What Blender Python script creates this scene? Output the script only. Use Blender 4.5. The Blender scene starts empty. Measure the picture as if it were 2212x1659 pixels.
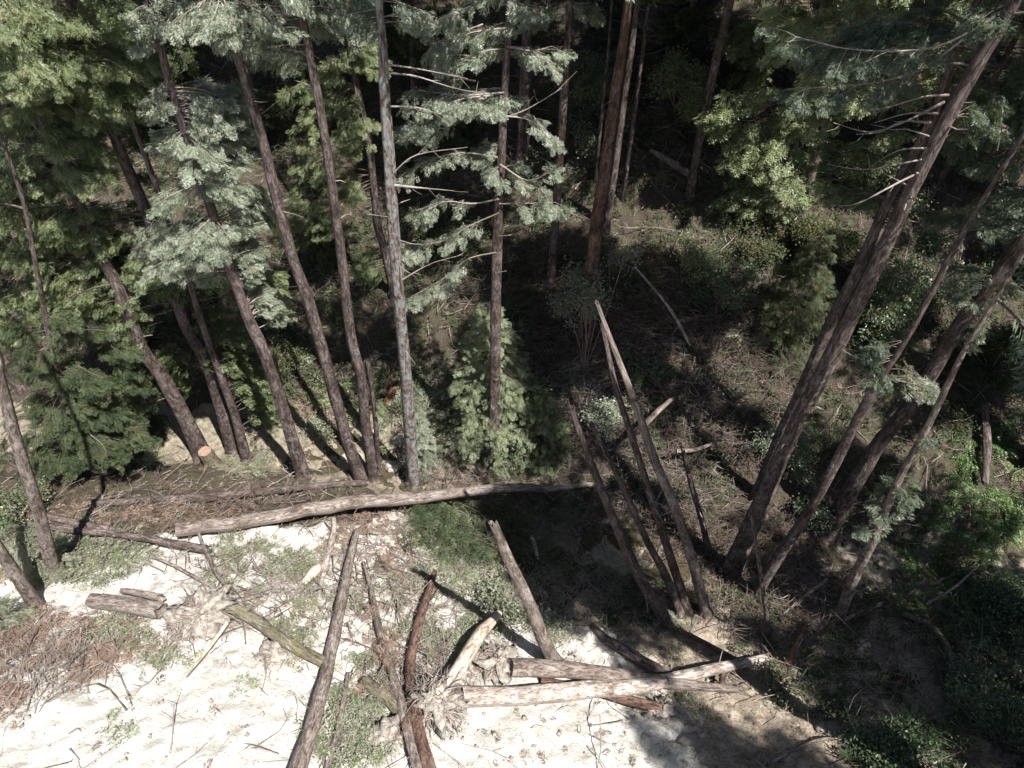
import bpy, math, random
import numpy as np
from mathutils import Vector

# ------------------------------------------------------------------ camera, sky, sun, exposure
S = bpy.context.scene
COL = S.collection
CAM = np.array([0.0, 0.0, 30.0])
PITCH, ROLL = math.radians(47.2), math.radians(1.2)
F = 1533.0                      # focal length in units of a 2212 x 1659 picture
cd = bpy.data.cameras.new('camera'); cam = bpy.data.objects.new('camera', cd); COL.objects.link(cam)
cd.sensor_width = 36; cd.lens = 36 * F / 2212; cd.clip_end = 2000; cd.clip_start = 0.1
fwd = Vector((0, math.cos(PITCH), -math.sin(PITCH)))
up = Vector((0, math.sin(PITCH), math.cos(PITCH))); rt = Vector((1, 0, 0))
rt2 = rt * math.cos(ROLL) - up * math.sin(ROLL); up2 = rt * math.sin(ROLL) + up * math.cos(ROLL)
from mathutils import Matrix
cam.matrix_world = Matrix(((rt2.x, up2.x, -fwd.x, 0), (rt2.y, up2.y, -fwd.y, 0), (rt2.z, up2.z, -fwd.z, 30), (0, 0, 0, 1)))
S.camera = cam
SUN_EL, SUN_AZ = math.radians(61), math.radians(-45)    # azimuth measured from +X
sdir = Vector((math.cos(SUN_EL) * math.cos(SUN_AZ), math.cos(SUN_EL) * math.sin(SUN_AZ), math.sin(SUN_EL)))
w = bpy.data.worlds.new('World'); S.world = w; w.use_nodes = True
sky = w.node_tree.nodes.new('ShaderNodeTexSky'); sky.sky_type = 'NISHITA'; sky.sun_disc = False
sky.sun_elevation = SUN_EL; sky.sun_rotation = math.atan2(sdir.x, sdir.y)
bg = w.node_tree.nodes['Background']; bg.inputs[1].default_value = 0.058
w.node_tree.links.new(sky.outputs[0], bg.inputs[0])
sl = bpy.data.lights.new('sun', 'SUN'); sl.energy = 5.0; sl.angle = math.radians(0.5); sl.color = (1, 0.975, 0.94)
sun = bpy.data.objects.new('sun', sl); COL.objects.link(sun)
sun.rotation_euler = sdir.to_track_quat('Z', 'Y').to_euler(); sun.location = (20, -10, 60)
S.view_settings.view_transform = 'Standard'; S.view_settings.look = 'None'
S.view_settings.exposure = 1.3; S.view_settings.gamma = 1
S.render.engine = 'CYCLES'; S.cycles.max_bounces = 6; S.cycles.diffuse_bounces = 3; S.cycles.transmission_bounces = 3
S.cycles.transparent_max_bounces = 4; S.cycles.caustics_reflective = False; S.cycles.caustics_refractive = False

rng = np.random.default_rng(7)
U = lambda a, b, n=None: rng.uniform(a, b, n)
Nn = lambda s, n=None: rng.normal(0, s, n)

# ------------------------------------------------------------------ noise, terrain height, picture rays
_perm = np.random.default_rng(3).random((256, 256))
def vnoise(x, y):
    xi = np.floor(x).astype(int); yi = np.floor(y).astype(int); fx = x - xi; fy = y - yi
    fx = fx * fx * (3 - 2 * fx); fy = fy * fy * (3 - 2 * fy)
    g = lambda a, b: _perm[a & 255, b & 255]
    return (g(xi, yi) * (1 - fx) + g(xi + 1, yi) * fx) * (1 - fy) + (g(xi, yi + 1) * (1 - fx) + g(xi + 1, yi + 1) * fx) * fy - 0.5
def fbm(x, y, sc, o=4, r=0.5):
    t = 0; a = 1
    for k in range(o):
        t = t + a * vnoise(x / sc + 17.3 * k, y / sc + 9.1 * k); a *= r; sc *= 0.5
    return t
CX = np.array([-60, -25, -9, -3, 4, 10, 25, 60.]); CY = np.array([27, 25, 23.4, 21, 16.8, 16.4, 14.5, 12.])
def hbase(x, y):
    d = y - np.interp(x, CX, CY)
    near = 0.50 * np.clip(-d - 1.3, 0, 60) + 0.25 * np.clip(-d - 1.3, 0, 1)
    near = near - 0.0018 * np.clip(-d - 14, 0, 200) ** 2
    far = 0.62 * np.clip(d - 1.8, 0, 400) + 0.3 * np.clip(d - 1.8, 0, 1.2)
    far = far - 0.28 * np.clip(d - 60, 0, 400)
    return -0.25 + near + far + 0.9 * fbm(x, y, 9.0, 2) * np.clip(np.abs(d) / 5, 0.1, 1)
def height(x, y):
    d = y - np.interp(x, CX, CY)
    rough = np.clip(np.abs(d) / 3, 0.15, 1)
    r = 1 - np.abs(2 * fbm(x + 3, y, 2.2, 4, 0.55))
    return hbase(x, y) + 0.30 * rough * (r - 0.6) + 0.16 * fbm(x, y + 40, 0.7, 3, 0.6) + 0.10 * rough * fbm(x, y + 9, 0.3, 2)
A = np.array
def ray(px, py):
    a = (A(px, float) - 1106) / F; b = (829.5 - A(py, float)) / F
    v = A(fwd)[:, None] + A(rt2)[:, None] * np.atleast_1d(a) + A(up2)[:, None] * np.atleast_1d(b)
    return v.T
def hit(px, py, lift=0.0, fn=height):
    v = ray(px, py); lift = np.broadcast_to(np.asarray(lift, float), len(v)).copy(); t = np.full(len(v), 12.0); act = np.arange(len(v)); st = 0.25
    for k in range(400):
        p = CAM + v[act] * t[act, None]; below = p[:, 2] < fn(p[:, 0], p[:, 1]) + lift[act]
        act = act[~below]
        if len(act) == 0: break
        t[act] += st
    lo = t - st; hi = t.copy()
    for k in range(6):
        m = (lo + hi) / 2; p = CAM + v * m[:, None]; b = p[:, 2] < fn(p[:, 0], p[:, 1]) + lift
        hi = np.where(b, m, hi); lo = np.where(b, lo, m)
    return CAM + v * hi[:, None]
def G(px, py, lift=0.0): return hit([px], [py], lift)[0]
def onplane(px, py, y):
    v = ray(px, py)[0]; return CAM + v * (y / v[1])
def proj(p):
    q = np.atleast_2d(p) - CAM; z = q @ A(fwd)
    return 1106 + F * (q @ A(rt2)) / z, 829.5 - F * (q @ A(up2)) / z, z

# ------------------------------------------------------------------ materials
def new_mat(name):
    m = bpy.data.materials.new(name); m.use_nodes = True; nt = m.node_tree; nt.nodes.clear()
    out = nt.nodes.new('ShaderNodeOutputMaterial'); b = nt.nodes.new('ShaderNodeBsdfPrincipled')
    nt.links.new(b.outputs[0], out.inputs[0]); return m, nt, b, out
def nd(nt, t, **k):
    n = nt.nodes.new(t)
    for a, v in k.items():
        if a.startswith('i_'): n.inputs[a[2:].replace('_', ' ')].default_value = v
        else: setattr(n, a, v)
    return n
def ramp(nt, fac, stops):
    r = nt.nodes.new('ShaderNodeValToRGB'); e = r.color_ramp.elements
    while len(e) < len(stops): e.new(0.5)
    for q, (p, c) in zip(e, stops): q.position = p; q.color = (*c, 1)
    nt.links.new(fac, r.inputs[0]); return r.outputs[0]
def mixc(nt, f, a, b, blend='MIX'):
    m = nt.nodes.new('ShaderNodeMix'); m.data_type = 'RGBA'; m.blend_type = blend
    for i, v in ((0, f), (6, a), (7, b)):
        if hasattr(v, 'node'): nt.links.new(v, m.inputs[i])
        elif i == 0: m.inputs[0].default_value = v
        else: m.inputs[i].default_value = (*v, 1)
    return m.outputs[2]
def foliage_mat(name, c0, c1, c2, rough=0.45, trans=0.3, spec=0.5):
    m, nt, b, out = new_mat(name)
    at = nd(nt, 'ShaderNodeAttribute', attribute_name='tint')
    geo = nt.nodes.new('ShaderNodeNewGeometry')
    ad = nd(nt, 'ShaderNodeMath', operation='MULTIPLY_ADD'); nt.links.new(geo.outputs['Random Per Island'], ad.inputs[0])
    ad.inputs[1].default_value = 0.3; nt.links.new(at.outputs['Fac'], ad.inputs[2])
    sb = nd(nt, 'ShaderNodeMath', operation='SUBTRACT'); nt.links.new(ad.outputs[0], sb.inputs[0]); sb.inputs[1].default_value = 0.15
    c = ramp(nt, sb.outputs[0], [(0.0, c0), (0.5, c1), (0.92, c2), (1.0, (0.13, 0.075, 0.04))])
    nt.links.new(c, b.inputs['Base Color']); b.inputs['Roughness'].default_value = rough
    b.inputs['Specular IOR Level'].default_value = spec
    tr = nt.nodes.new('ShaderNodeBsdfTranslucent'); mul = mixc(nt, 1.0, c, (1.2, 1.25, 0.6), 'MULTIPLY'); nt.links.new(mul, tr.inputs[0])
    mx = nt.nodes.new('ShaderNodeMixShader'); mx.inputs[0].default_value = trans
    nt.links.new(b.outputs[0], mx.inputs[1]); nt.links.new(tr.outputs[0], mx.inputs[2]); nt.links.new(mx.outputs[0], out.inputs[0])
    return m
def bark_mat(name, dark, mid, light, moss=None, mossamt=0.0, scl=1.0, bump=0.8):
    m, nt, b, out = new_mat(name)
    uv = nt.nodes.new('ShaderNodeUVMap'); mp = nd(nt, 'ShaderNodeMapping'); mp.inputs['Scale'].default_value = (1.0, 0.24, 1)
    nt.links.new(uv.outputs[0], mp.inputs[0])
    n1 = nd(nt, 'ShaderNodeTexNoise', i_Scale=9.0 * scl, i_Detail=7.0, i_Roughness=0.66, i_Distortion=1.1); nt.links.new(mp.outputs[0], n1.inputs[0])
    nf = nd(nt, 'ShaderNodeTexNoise', i_Scale=30.0 * scl, i_Detail=4.0, i_Roughness=0.7); nt.links.new(mp.outputs[0], nf.inputs[0])
    mm = nd(nt, 'ShaderNodeMath', operation='MULTIPLY_ADD'); nt.links.new(nf.outputs[0], mm.inputs[0]); mm.inputs[1].default_value = 0.45; nt.links.new(n1.outputs[0], mm.inputs[2])
    ms = nd(nt, 'ShaderNodeMath', operation='SUBTRACT'); nt.links.new(mm.outputs[0], ms.inputs[0]); ms.inputs[1].default_value = 0.225
    tc = nt.nodes.new('ShaderNodeTexCoord'); n2 = nd(nt, 'ShaderNodeTexNoise', i_Scale=0.9, i_Detail=5.0, i_Roughness=0.6); nt.links.new(tc.outputs['Object'], n2.inputs[0])
    c = ramp(nt, ms.outputs[0], [(0.36, dark), (0.5, mid), (0.64, light)])
    big = ramp(nt, n2.outputs[0], [(0.35, (0.6, 0.52, 0.48)), (0.6, (1.15, 1.1, 1.1))])
    c = mixc(nt, 1.0, c, big, 'MULTIPLY')
    if moss:
        n3 = nd(nt, 'ShaderNodeTexNoise', i_Scale=3.0, i_Detail=8.0, i_Roughness=0.7); mp3 = nd(nt, 'ShaderNodeMapping'); mp3.inputs['Scale'].default_value = (2.2, 0.75, 1); nt.links.new(uv.outputs[0], mp3.inputs[0]); nt.links.new(mp3.outputs[0], n3.inputs[0])
        f = ramp(nt, n3.outputs[0], [(0.62 - mossamt, (0, 0, 0)), (0.70 - mossamt * 0.8, (1, 1, 1))])
        c = mixc(nt, f, c, moss)
    nt.links.new(c, b.inputs['Base Color']); b.inputs['Roughness'].default_value = 0.85; b.inputs['Specular IOR Level'].default_value = 0.25
    bp = nd(nt, 'ShaderNodeBump', i_Strength=bump, i_Distance=0.09); nt.links.new(ms.outputs[0], bp.inputs['Height'])
    nt.links.new(bp.outputs[0], b.inputs['Normal']); return m
M = {}
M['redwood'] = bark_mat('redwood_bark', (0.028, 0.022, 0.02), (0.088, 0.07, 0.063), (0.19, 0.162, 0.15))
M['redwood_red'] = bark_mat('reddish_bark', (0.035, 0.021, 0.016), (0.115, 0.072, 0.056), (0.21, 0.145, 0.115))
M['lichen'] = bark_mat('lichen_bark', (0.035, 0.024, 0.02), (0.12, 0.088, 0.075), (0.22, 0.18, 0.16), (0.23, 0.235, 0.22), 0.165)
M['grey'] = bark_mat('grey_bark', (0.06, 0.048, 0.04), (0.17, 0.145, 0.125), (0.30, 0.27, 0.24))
M['mossy'] = bark_mat('mossy_bark', (0.05, 0.045, 0.03), (0.14, 0.125, 0.09), (0.24, 0.22, 0.17), (0.13, 0.14, 0.05), 0.1)
M['pale'] = bark_mat('pale_bark', (0.12, 0.095, 0.08), (0.29, 0.25, 0.215), (0.43, 0.40, 0.36), (0.50, 0.475, 0.43), 0.10)
M['bare'] = bark_mat('barkless_wood', (0.22, 0.18, 0.13), (0.52, 0.46, 0.37), (0.62, 0.58, 0.5), (0.24, 0.18, 0.10), 0.05, 0.5, 0.3)
M['splinter'] = bark_mat('orange_splintered_wood', (0.12, 0.06, 0.035), (0.27, 0.145, 0.085), (0.42, 0.29, 0.2), None, 0, 2)
M['twig'] = bark_mat('twig_bark', (0.10, 0.085, 0.07), (0.24, 0.21, 0.185), (0.38, 0.35, 0.32), None, 0, 2, 0.2)
M['twigdark'] = bark_mat('dark_twig_bark', (0.04, 0.03, 0.025), (0.10, 0.08, 0.068), (0.19, 0.155, 0.13), None, 0, 2, 0.2)
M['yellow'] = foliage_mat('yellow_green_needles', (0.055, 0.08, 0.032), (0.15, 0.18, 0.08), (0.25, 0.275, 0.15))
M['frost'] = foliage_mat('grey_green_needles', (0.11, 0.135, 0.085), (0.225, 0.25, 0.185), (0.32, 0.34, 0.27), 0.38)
M['sapling'] = foliage_mat('pale_sapling_needles', (0.08, 0.11, 0.055), (0.19, 0.22, 0.12), (0.29, 0.32, 0.20), 0.45)
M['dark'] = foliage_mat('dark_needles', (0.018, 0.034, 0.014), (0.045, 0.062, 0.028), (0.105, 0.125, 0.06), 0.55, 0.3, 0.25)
M['blue'] = foliage_mat('blue_green_needles', (0.035, 0.052, 0.03), (0.085, 0.11, 0.068), (0.17, 0.195, 0.135))
M['bay'] = foliage_mat('glossy_broad_leaves', (0.03, 0.055, 0.022), (0.07, 0.105, 0.05), (0.14, 0.17, 0.10), 0.4, 0.25, 0.5)
M['fern'] = foliage_mat('fern_fronds', (0.04, 0.075, 0.018), (0.085, 0.14, 0.035), (0.14, 0.20, 0.06), 0.5, 0.4)
M['brown'] = foliage_mat('dead_brown_needles', (0.08, 0.05, 0.038), (0.20, 0.135, 0.10), (0.33, 0.25, 0.195), 0.7, 0.2, 0.2)
M['palegreen'] = foliage_mat('pale_brush_leaves', (0.09, 0.10, 0.06), (0.17, 0.18, 0.12), (0.32, 0.32, 0.25), 0.5)
M['leaf_litter'] = foliage_mat('leaf_litter', (0.05, 0.034, 0.025), (0.13, 0.09, 0.065), (0.26, 0.21, 0.16), 0.7, 0.1, 0.2)

def ground_mat():
    m, nt, b, out = new_mat('forest_ground')
    tc = nt.nodes.new('ShaderNodeTexCoord'); o = tc.outputs['Object']
    def noise(s, d=6.0, r=0.6, dist=0.0):
        n = nd(nt, 'ShaderNodeTexNoise', i_Scale=s, i_Detail=d, i_Roughness=r, i_Distortion=dist); nt.links.new(o, n.inputs[0]); return n.outputs[0]
    nA, nB, nC, nD = noise(0.55), noise(3.0, 8, 0.7, 0.5), noise(14.0, 8, 0.75), noise(1.4, 8, 0.65, 1.2)
    pale = ramp(nt, nB, [(0.28, (0.36, 0.335, 0.29)), (0.46, (0.57, 0.545, 0.49)), (0.7, (0.72, 0.70, 0.65))])
    pale = mixc(nt, ramp(nt, nD, [(0.54, (0, 0, 0)), (0.68, (1, 1, 1))]), pale, (0.52, 0.46, 0.36))
    pale = mixc(nt, ramp(nt, nA, [(0.42, (0, 0, 0)), (0.62, (0.55, 0.55, 0.55))]), pale, (0.40, 0.37, 0.33))
    pale = mixc(nt, ramp(nt, nC, [(0.34, (1, 1, 1)), (0.46, (0, 0, 0))]), pale, (0.26, 0.22, 0.175))
    tan = ramp(nt, nB, [(0.3, (0.16, 0.125, 0.095)), (0.5, (0.32, 0.265, 0.20)), (0.7, (0.46, 0.40, 0.32))])
    tan = mixc(nt, ramp(nt, nC, [(0.36, (1, 1, 1)), (0.5, (0, 0, 0))]), tan, (0.10, 0.075, 0.055))
    lit = ramp(nt, nC, [(0.3, (0.015, 0.012, 0.009)), (0.5, (0.055, 0.042, 0.033)), (0.7, (0.14, 0.108, 0.088))])
    lit = mixc(nt, ramp(nt, nD, [(0.45, (0, 0, 0)), (0.7, (0.8, 0.8, 0.8))]), lit, (0.06, 0.07, 0.03))
    sand = ramp(nt, nB, [(0.3, (0.12, 0.10, 0.07)), (0.6, (0.27, 0.235, 0.175)), (0.75, (0.42, 0.385, 0.32))])
    def att(n):
        a = nd(nt, 'ShaderNodeAttribute', attribute_name=n); s = nd(nt, 'ShaderNodeMath', operation='ADD')
        q = nd(nt, 'ShaderNodeMath', operation='MULTIPLY_ADD'); nt.links.new(nB, q.inputs[0]); q.inputs[1].default_value = 1.1; q.inputs[2].default_value = -0.55
        nt.links.new(a.outputs['Fac'], s.inputs[0]); nt.links.new(q.outputs[0], s.inputs[1])
        return ramp(nt, s.outputs[0], [(0.4, (0, 0, 0)), (0.6, (1, 1, 1))])
    c = mixc(nt, att('tan'), lit, tan); c = mixc(nt, att('pale'), c, pale); c = mixc(nt, att('sand'), c, sand)
    nt.links.new(c, b.inputs['Base Color']); b.inputs['Roughness'].default_value = 0.95; b.inputs['Specular IOR Level'].default_value = 0.15
    ad = nd(nt, 'ShaderNodeMath', operation='MULTIPLY_ADD'); nt.links.new(nC, ad.inputs[0]); ad.inputs[1].default_value = 0.35; nt.links.new(nB, ad.inputs[2])
    bp = nd(nt, 'ShaderNodeBump', i_Strength=0.9, i_Distance=0.16); nt.links.new(ad.outputs[0], bp.inputs['Height']); nt.links.new(bp.outputs[0], b.inputs['Normal'])
    return m
M['ground'] = ground_mat()
def dirt_mat():
    m, nt, b, out = new_mat('dusty_root_soil')
    tc = nt.nodes.new('ShaderNodeTexCoord'); n = nd(nt, 'ShaderNodeTexNoise', i_Scale=5.0, i_Detail=9.0, i_Roughness=0.75); nt.links.new(tc.outputs['Object'], n.inputs[0])
    nt.links.new(ramp(nt, n.outputs[0], [(0.35, (0.13, 0.105, 0.085)), (0.5, (0.33, 0.29, 0.245)), (0.68, (0.58, 0.54, 0.48))]), b.inputs['Base Color'])
    b.inputs['Roughness'].default_value = 0.95; b.inputs['Specular IOR Level'].default_value = 0.15
    bp = nd(nt, 'ShaderNodeBump', i_Strength=1.0, i_Distance=0.12); nt.links.new(n.outputs[0], bp.inputs['Height']); nt.links.new(bp.outputs[0], b.inputs['Normal']); return m
M['dirt'] = dirt_mat()
def water_mat():
    m, nt, b, out = new_mat('shallow_amber_water'); b.inputs['Base Color'].default_value = (0.12, 0.10, 0.06, 1)
    b.inputs['Roughness'].default_value = 0.06; b.inputs['IOR'].default_value = 1.33; b.inputs['Transmission Weight'].default_value = 0.55
    tc = nt.nodes.new('ShaderNodeTexCoord'); n = nd(nt, 'ShaderNodeTexNoise', i_Scale=7.0, i_Detail=4.0); nt.links.new(tc.outputs['Object'], n.inputs[0])
    bp = nd(nt, 'ShaderNodeBump', i_Strength=0.4, i_Distance=0.03); nt.links.new(n.outputs[0], bp.inputs['Height']); nt.links.new(bp.outputs[0], b.inputs['Normal']); return m
M['water'] = water_mat()
def plain(name, c, r=0.8):
    m, nt, b, out = new_mat(name)
    tc = nt.nodes.new('ShaderNodeTexCoord'); n = nd(nt, 'ShaderNodeTexNoise', i_Scale=9.0, i_Detail=8.0, i_Roughness=0.7); nt.links.new(tc.outputs['Object'], n.inputs[0])
    nt.links.new(ramp(nt, n.outputs[0], [(0.3, tuple(x * 0.55 for x in c)), (0.7, tuple(min(1, x * 1.3) for x in c))]), b.inputs['Base Color'])
    b.inputs['Roughness'].default_value = r; bp = nd(nt, 'ShaderNodeBump', i_Strength=0.6, i_Distance=0.03); nt.links.new(n.outputs[0], bp.inputs['Height']); nt.links.new(bp.outputs[0], b.inputs['Normal']); return m
M['rock'] = plain('pale_rock', (0.42, 0.38, 0.31)); M['cut'] = plain('sawn_wood', (0.26, 0.17, 0.12)); M['rockdark'] = plain('grey_rock', (0.2, 0.18, 0.15))

# ------------------------------------------------------------------ mesh building
class MB:
    def __init__(s): s.q = {}; s.v = []; s.f = []; s.n = 0; s.uv = []; s.t = []
    def add(s, v, f, uv=None, tint=None):
        v = np.asarray(v, float); f = np.asarray(f, int)
        s.v.append(v); s.f.append(f + s.n); s.n += len(v)
        s.uv.append(np.zeros((f.size, 2)) if uv is None else np.asarray(uv)[f.ravel()])
        s.t.append(np.full(len(v), 0.5) if tint is None else np.broadcast_to(tint, len(v)))
    def flush(s):
        q = s.q; s.q = {}
        for key, L in q.items(): put_now(s, L[0][0], *[np.concatenate([e[i] for e in L]) for i in range(1, 6)])
    def build(s, name, mat, parent=None, origin=None, smooth=True):
        me = bpy.data.meshes.new(name); o = bpy.data.objects.new(name, me); COL.objects.link(o)
        s.flush()
        if not s.v: return o
        v = np.concatenate(s.v)
        if origin is not None: v = v - np.asarray(origin)
        me.vertices.add(len(v)); me.vertices.foreach_set('co', v.astype(np.float32).ravel())
        lens = np.concatenate([np.full(len(f), f.shape[1]) for f in s.f]); idx = np.concatenate([f.ravel() for f in s.f])
        me.loops.add(len(idx)); me.loops.foreach_set('vertex_index', idx.astype(np.int32))
        me.polygons.add(len(lens)); st = np.concatenate([[0], np.cumsum(lens)[:-1]])
        me.polygons.foreach_set('loop_start', st.astype(np.int32))
        me.update(calc_edges=True)
        if smooth: me.polygons.foreach_set('use_smooth', np.ones(len(lens), bool))
        u = me.uv_layers.new(name='UVMap'); u.data.foreach_set('uv', np.concatenate(s.uv).astype(np.float32).ravel())
        a = me.attributes.new('tint', 'FLOAT', 'POINT'); a.data.foreach_set('value', np.concatenate(s.t).astype(np.float32))
        me.materials.append(mat)
        if parent is not None: o.parent = parent
        elif origin is not None: o.location = origin
        return o
def props(o, label=None, cat=None, group=None, kind=None):
    for k, v in (('label', label), ('category', cat), ('group', group), ('kind', kind)):
        if v: o[k] = v
    return o
def thing(name, loc, label, cat, group=None):
    o = bpy.data.objects.new(name, None); COL.objects.link(o); o.location = loc; o.empty_display_size = 0.3
    return props(o, label, cat, group)
def spline(P, rad, step):
    P = np.asarray(P, float); rad = np.asarray(rad, float); n = len(P)
    if n == 2: P = np.array([P[0], P.mean(0), P[1]]); rad = np.array([rad[0], rad.mean(), rad[1]]); n = 3
    E = np.vstack([2 * P[0] - P[1], P, 2 * P[-1] - P[-2]]); out = []; ro = []
    for i in range(n - 1):
        a, b, c, d = E[i:i + 4]; L = np.linalg.norm(c - b); k = max(2, int(L / step)); t = np.linspace(0, 1, k, endpoint=False)[:, None]
        out.append(0.5 * (2 * b + (c - a) * t + (2 * a - 5 * b + 4 * c - d) * t ** 2 + (3 * b - 3 * c + d - a) * t ** 3)); ro.append(rad[i] + (rad[i + 1] - rad[i]) * t[:, 0])
    out.append(P[-1:]); ro.append(rad[-1:]); return np.vstack(out), np.concatenate(ro)
def tube(mb, P, rad, sides=8, flute=0.0, seed=0, cap=True, jag=0.0, tint=None):
    P = np.asarray(P, float); n = len(P); rad = np.broadcast_to(rad, n).astype(float)
    T = np.gradient(P, axis=0); T /= np.linalg.norm(T, axis=1)[:, None] + 1e-9
    ref = np.array([0, 0, 1.]) if abs(T[:, 2].mean()) < 0.8 else np.array([0, 1., 0])
    X = np.cross(T, ref); X /= np.linalg.norm(X, axis=1)[:, None] + 1e-9; Y = np.cross(T, X)
    th = np.linspace(0, 2 * np.pi, sides, endpoint=False)
    s = np.concatenate([[0], np.cumsum(np.linalg.norm(np.diff(P, axis=0), axis=1))])
    R = np.repeat(rad[:, None], sides, 1)
    if flute:
        tt, ss = np.meshgrid(th, s)
        R = R * (1 + flute * (0.9 * np.sin(5 * tt + seed + 0.12 * ss) * 0.5 + 0.5 * np.sin(9 * tt + 2 * seed - 0.2 * ss) * 0.5 + 1.8 * vnoise(np.cos(tt) * 2 + seed * 3.1, ss * 0.9 + np.sin(tt) * 2)))
    V = P[:, None] + X[:, None] * (R * np.cos(th))[..., None] + Y[:, None] * (R * np.sin(th))[..., None]
    if jag: V[-1] += T[-1] * (rng.random(sides) * jag)[:, None]
    uu = np.repeat((th / (2 * np.pi) * max(0.2, 2 * np.pi * rad.mean()))[None], n, 0) ; vv = np.repeat(s[:, None], sides, 1)
    V = V.reshape(-1, 3); uv = np.stack([uu.ravel() + seed * 3.7, vv.ravel() + seed * 1.3], 1)
    i = np.arange(n - 1)[:, None] * sides; j = np.arange(sides)[None]; j2 = (j + 1) % sides
    Q = np.stack([i + j, i + j2, i + sides + j2, i + sides + j], -1).reshape(-1, 4)
    mb.add(V, Q, uv, tint)
    if cap and sides > 5:
        for e, k in ((0, -1), (n - 1, 1)):
            c = P[e] + T[e] * k * rad[e] * (0.02 if not jag else -0.3); vs = np.vstack([V[e * sides:(e + 1) * sides], c])
            f = [(a, (a + 1) % sides, sides) if k > 0 else ((a + 1) % sides, a, sides) for a in range(sides)]
            mb.add(vs, f, np.vstack([uv[e * sides:(e + 1) * sides], uv[e * sides]]), tint)
# sprays: templates of small diamond leaflets along a frond (x = axis, z = up)
def diamonds(segs):
    V = []
    for a, b, wd in segs:
        a = A(a, float); b = A(b, float); d = b - a; nrm = np.array([-d[1], d[0], 0]); nrm /= np.linalg.norm(nrm) + 1e-9
        tw = A([0, 0, rng.uniform(-0.6, 0.6)]); s = (nrm + tw) * wd; m = a + d * 0.45; V += [a, m - s, b, m + s]
    return A(V)
def make_spray(ntw, sub, wd):
    segs = []
    for i in range(ntw):
        t = (i + 0.6) / ntw; sd = 1 if i % 2 else -1; L = (0.42 * math.sin(math.pi * min(1, t * 0.75 + 0.22)) + 0.08) * rng.uniform(0.7, 1.2)
        a = (t, 0, -0.25 * t * t); an = sd * rng.uniform(0.6, 1.05)
        b = (t + L * math.cos(an), L * math.sin(an), a[2] - 0.25 * L + rng.uniform(-.07, .07)); segs.append((a, b, wd))
        for k in range(sub):
            q = rng.uniform(0.3, 0.8); p = tuple(a[j] + (b[j] - a[j]) * q for j in range(3)); an2 = an + rng.choice([-1, 1]) * 0.7; l2 = L * 0.5
            segs.append((p, (p[0] + l2 * math.cos(an2), p[1] + l2 * math.sin(an2), p[2] - 0.2 * l2), wd * 0.8))
    segs.append(((0.6, 0, -0.09), (1.08, 0, -0.3), wd)); return diamonds(segs)
SP_HI = [make_spray(14, 3, 0.022) for _ in range(5)]
SP_LO = [make_spray(11, 1, 0.036) for _ in range(5)]
def make_leafy(n, s):
    segs = []
    for i in range(n):
        p = Nn(0.33, 3) + A([0.5, 0, 0]); d = Nn(1, 3); d[2] *= 0.4; d /= np.linalg.norm(d); segs.append((p, p + d * s * rng.uniform(0.7, 1.3), s * 0.26))
    return diamonds(segs)
LEAFY = [make_leafy(17, 0.27) for _ in range(5)]
def make_fern():
    segs = []
    for k in range(12):
        a = k * 2.4; el = rng.uniform(0.1, 0.7); L = rng.uniform(0.7, 1.1)
        for j in range(11):
            t = (j + 1) / 11; r = L * t * math.cos(el * (1 - t)); z = L * (math.sin(el) * t * 1.6 - 0.75 * t * t) ; c = A([r * math.cos(a), r * math.sin(a), z])
            for sd in (-1, 1):
                l = 0.17 * math.sin(math.pi * min(1, 0.12 + t * 0.86)) ; an = a + sd * 1.25
                segs.append((c, c + A([l * math.cos(an), l * math.sin(an), -0.03]), 0.034))
    return diamonds(segs)
FERN = [make_fern() for _ in range(3)]
def put(mb, tpls, pos, dirs, ups, scale, tint):
    pos = np.atleast_2d(pos); n = len(pos)
    if n: mb.q.setdefault(id(tpls), []).append((tpls, pos, np.atleast_2d(dirs), np.broadcast_to(ups, (n, 3)), np.broadcast_to(scale, n), np.broadcast_to(tint, n)))
def put_now(mb, tpls, pos, dirs, ups, scale, tint):
    n = len(pos)
    if n == 0: return
    dirs = dirs / (np.linalg.norm(dirs, axis=1)[:, None] + 1e-9); Yv = np.cross(ups, dirs); Yv /= np.linalg.norm(Yv, axis=1)[:, None] + 1e-9; Z = np.cross(dirs, Yv)
    Rm = np.stack([dirs, Yv, Z], 2) * np.broadcast_to(scale, n)[:, None, None]; tint = np.broadcast_to(tint, n); k = rng.integers(0, len(tpls), n)
    for q, tp in enumerate(tpls):
        s = k == q
        if not s.any(): continue
        V = np.einsum('nij,mj->nmi', Rm[s], tp) + pos[s][:, None]; V = V.reshape(-1, 3)
        mb.add(V, np.arange(len(V)).reshape(-1, 4), None, np.repeat(tint[s], len(tp)))
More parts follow.
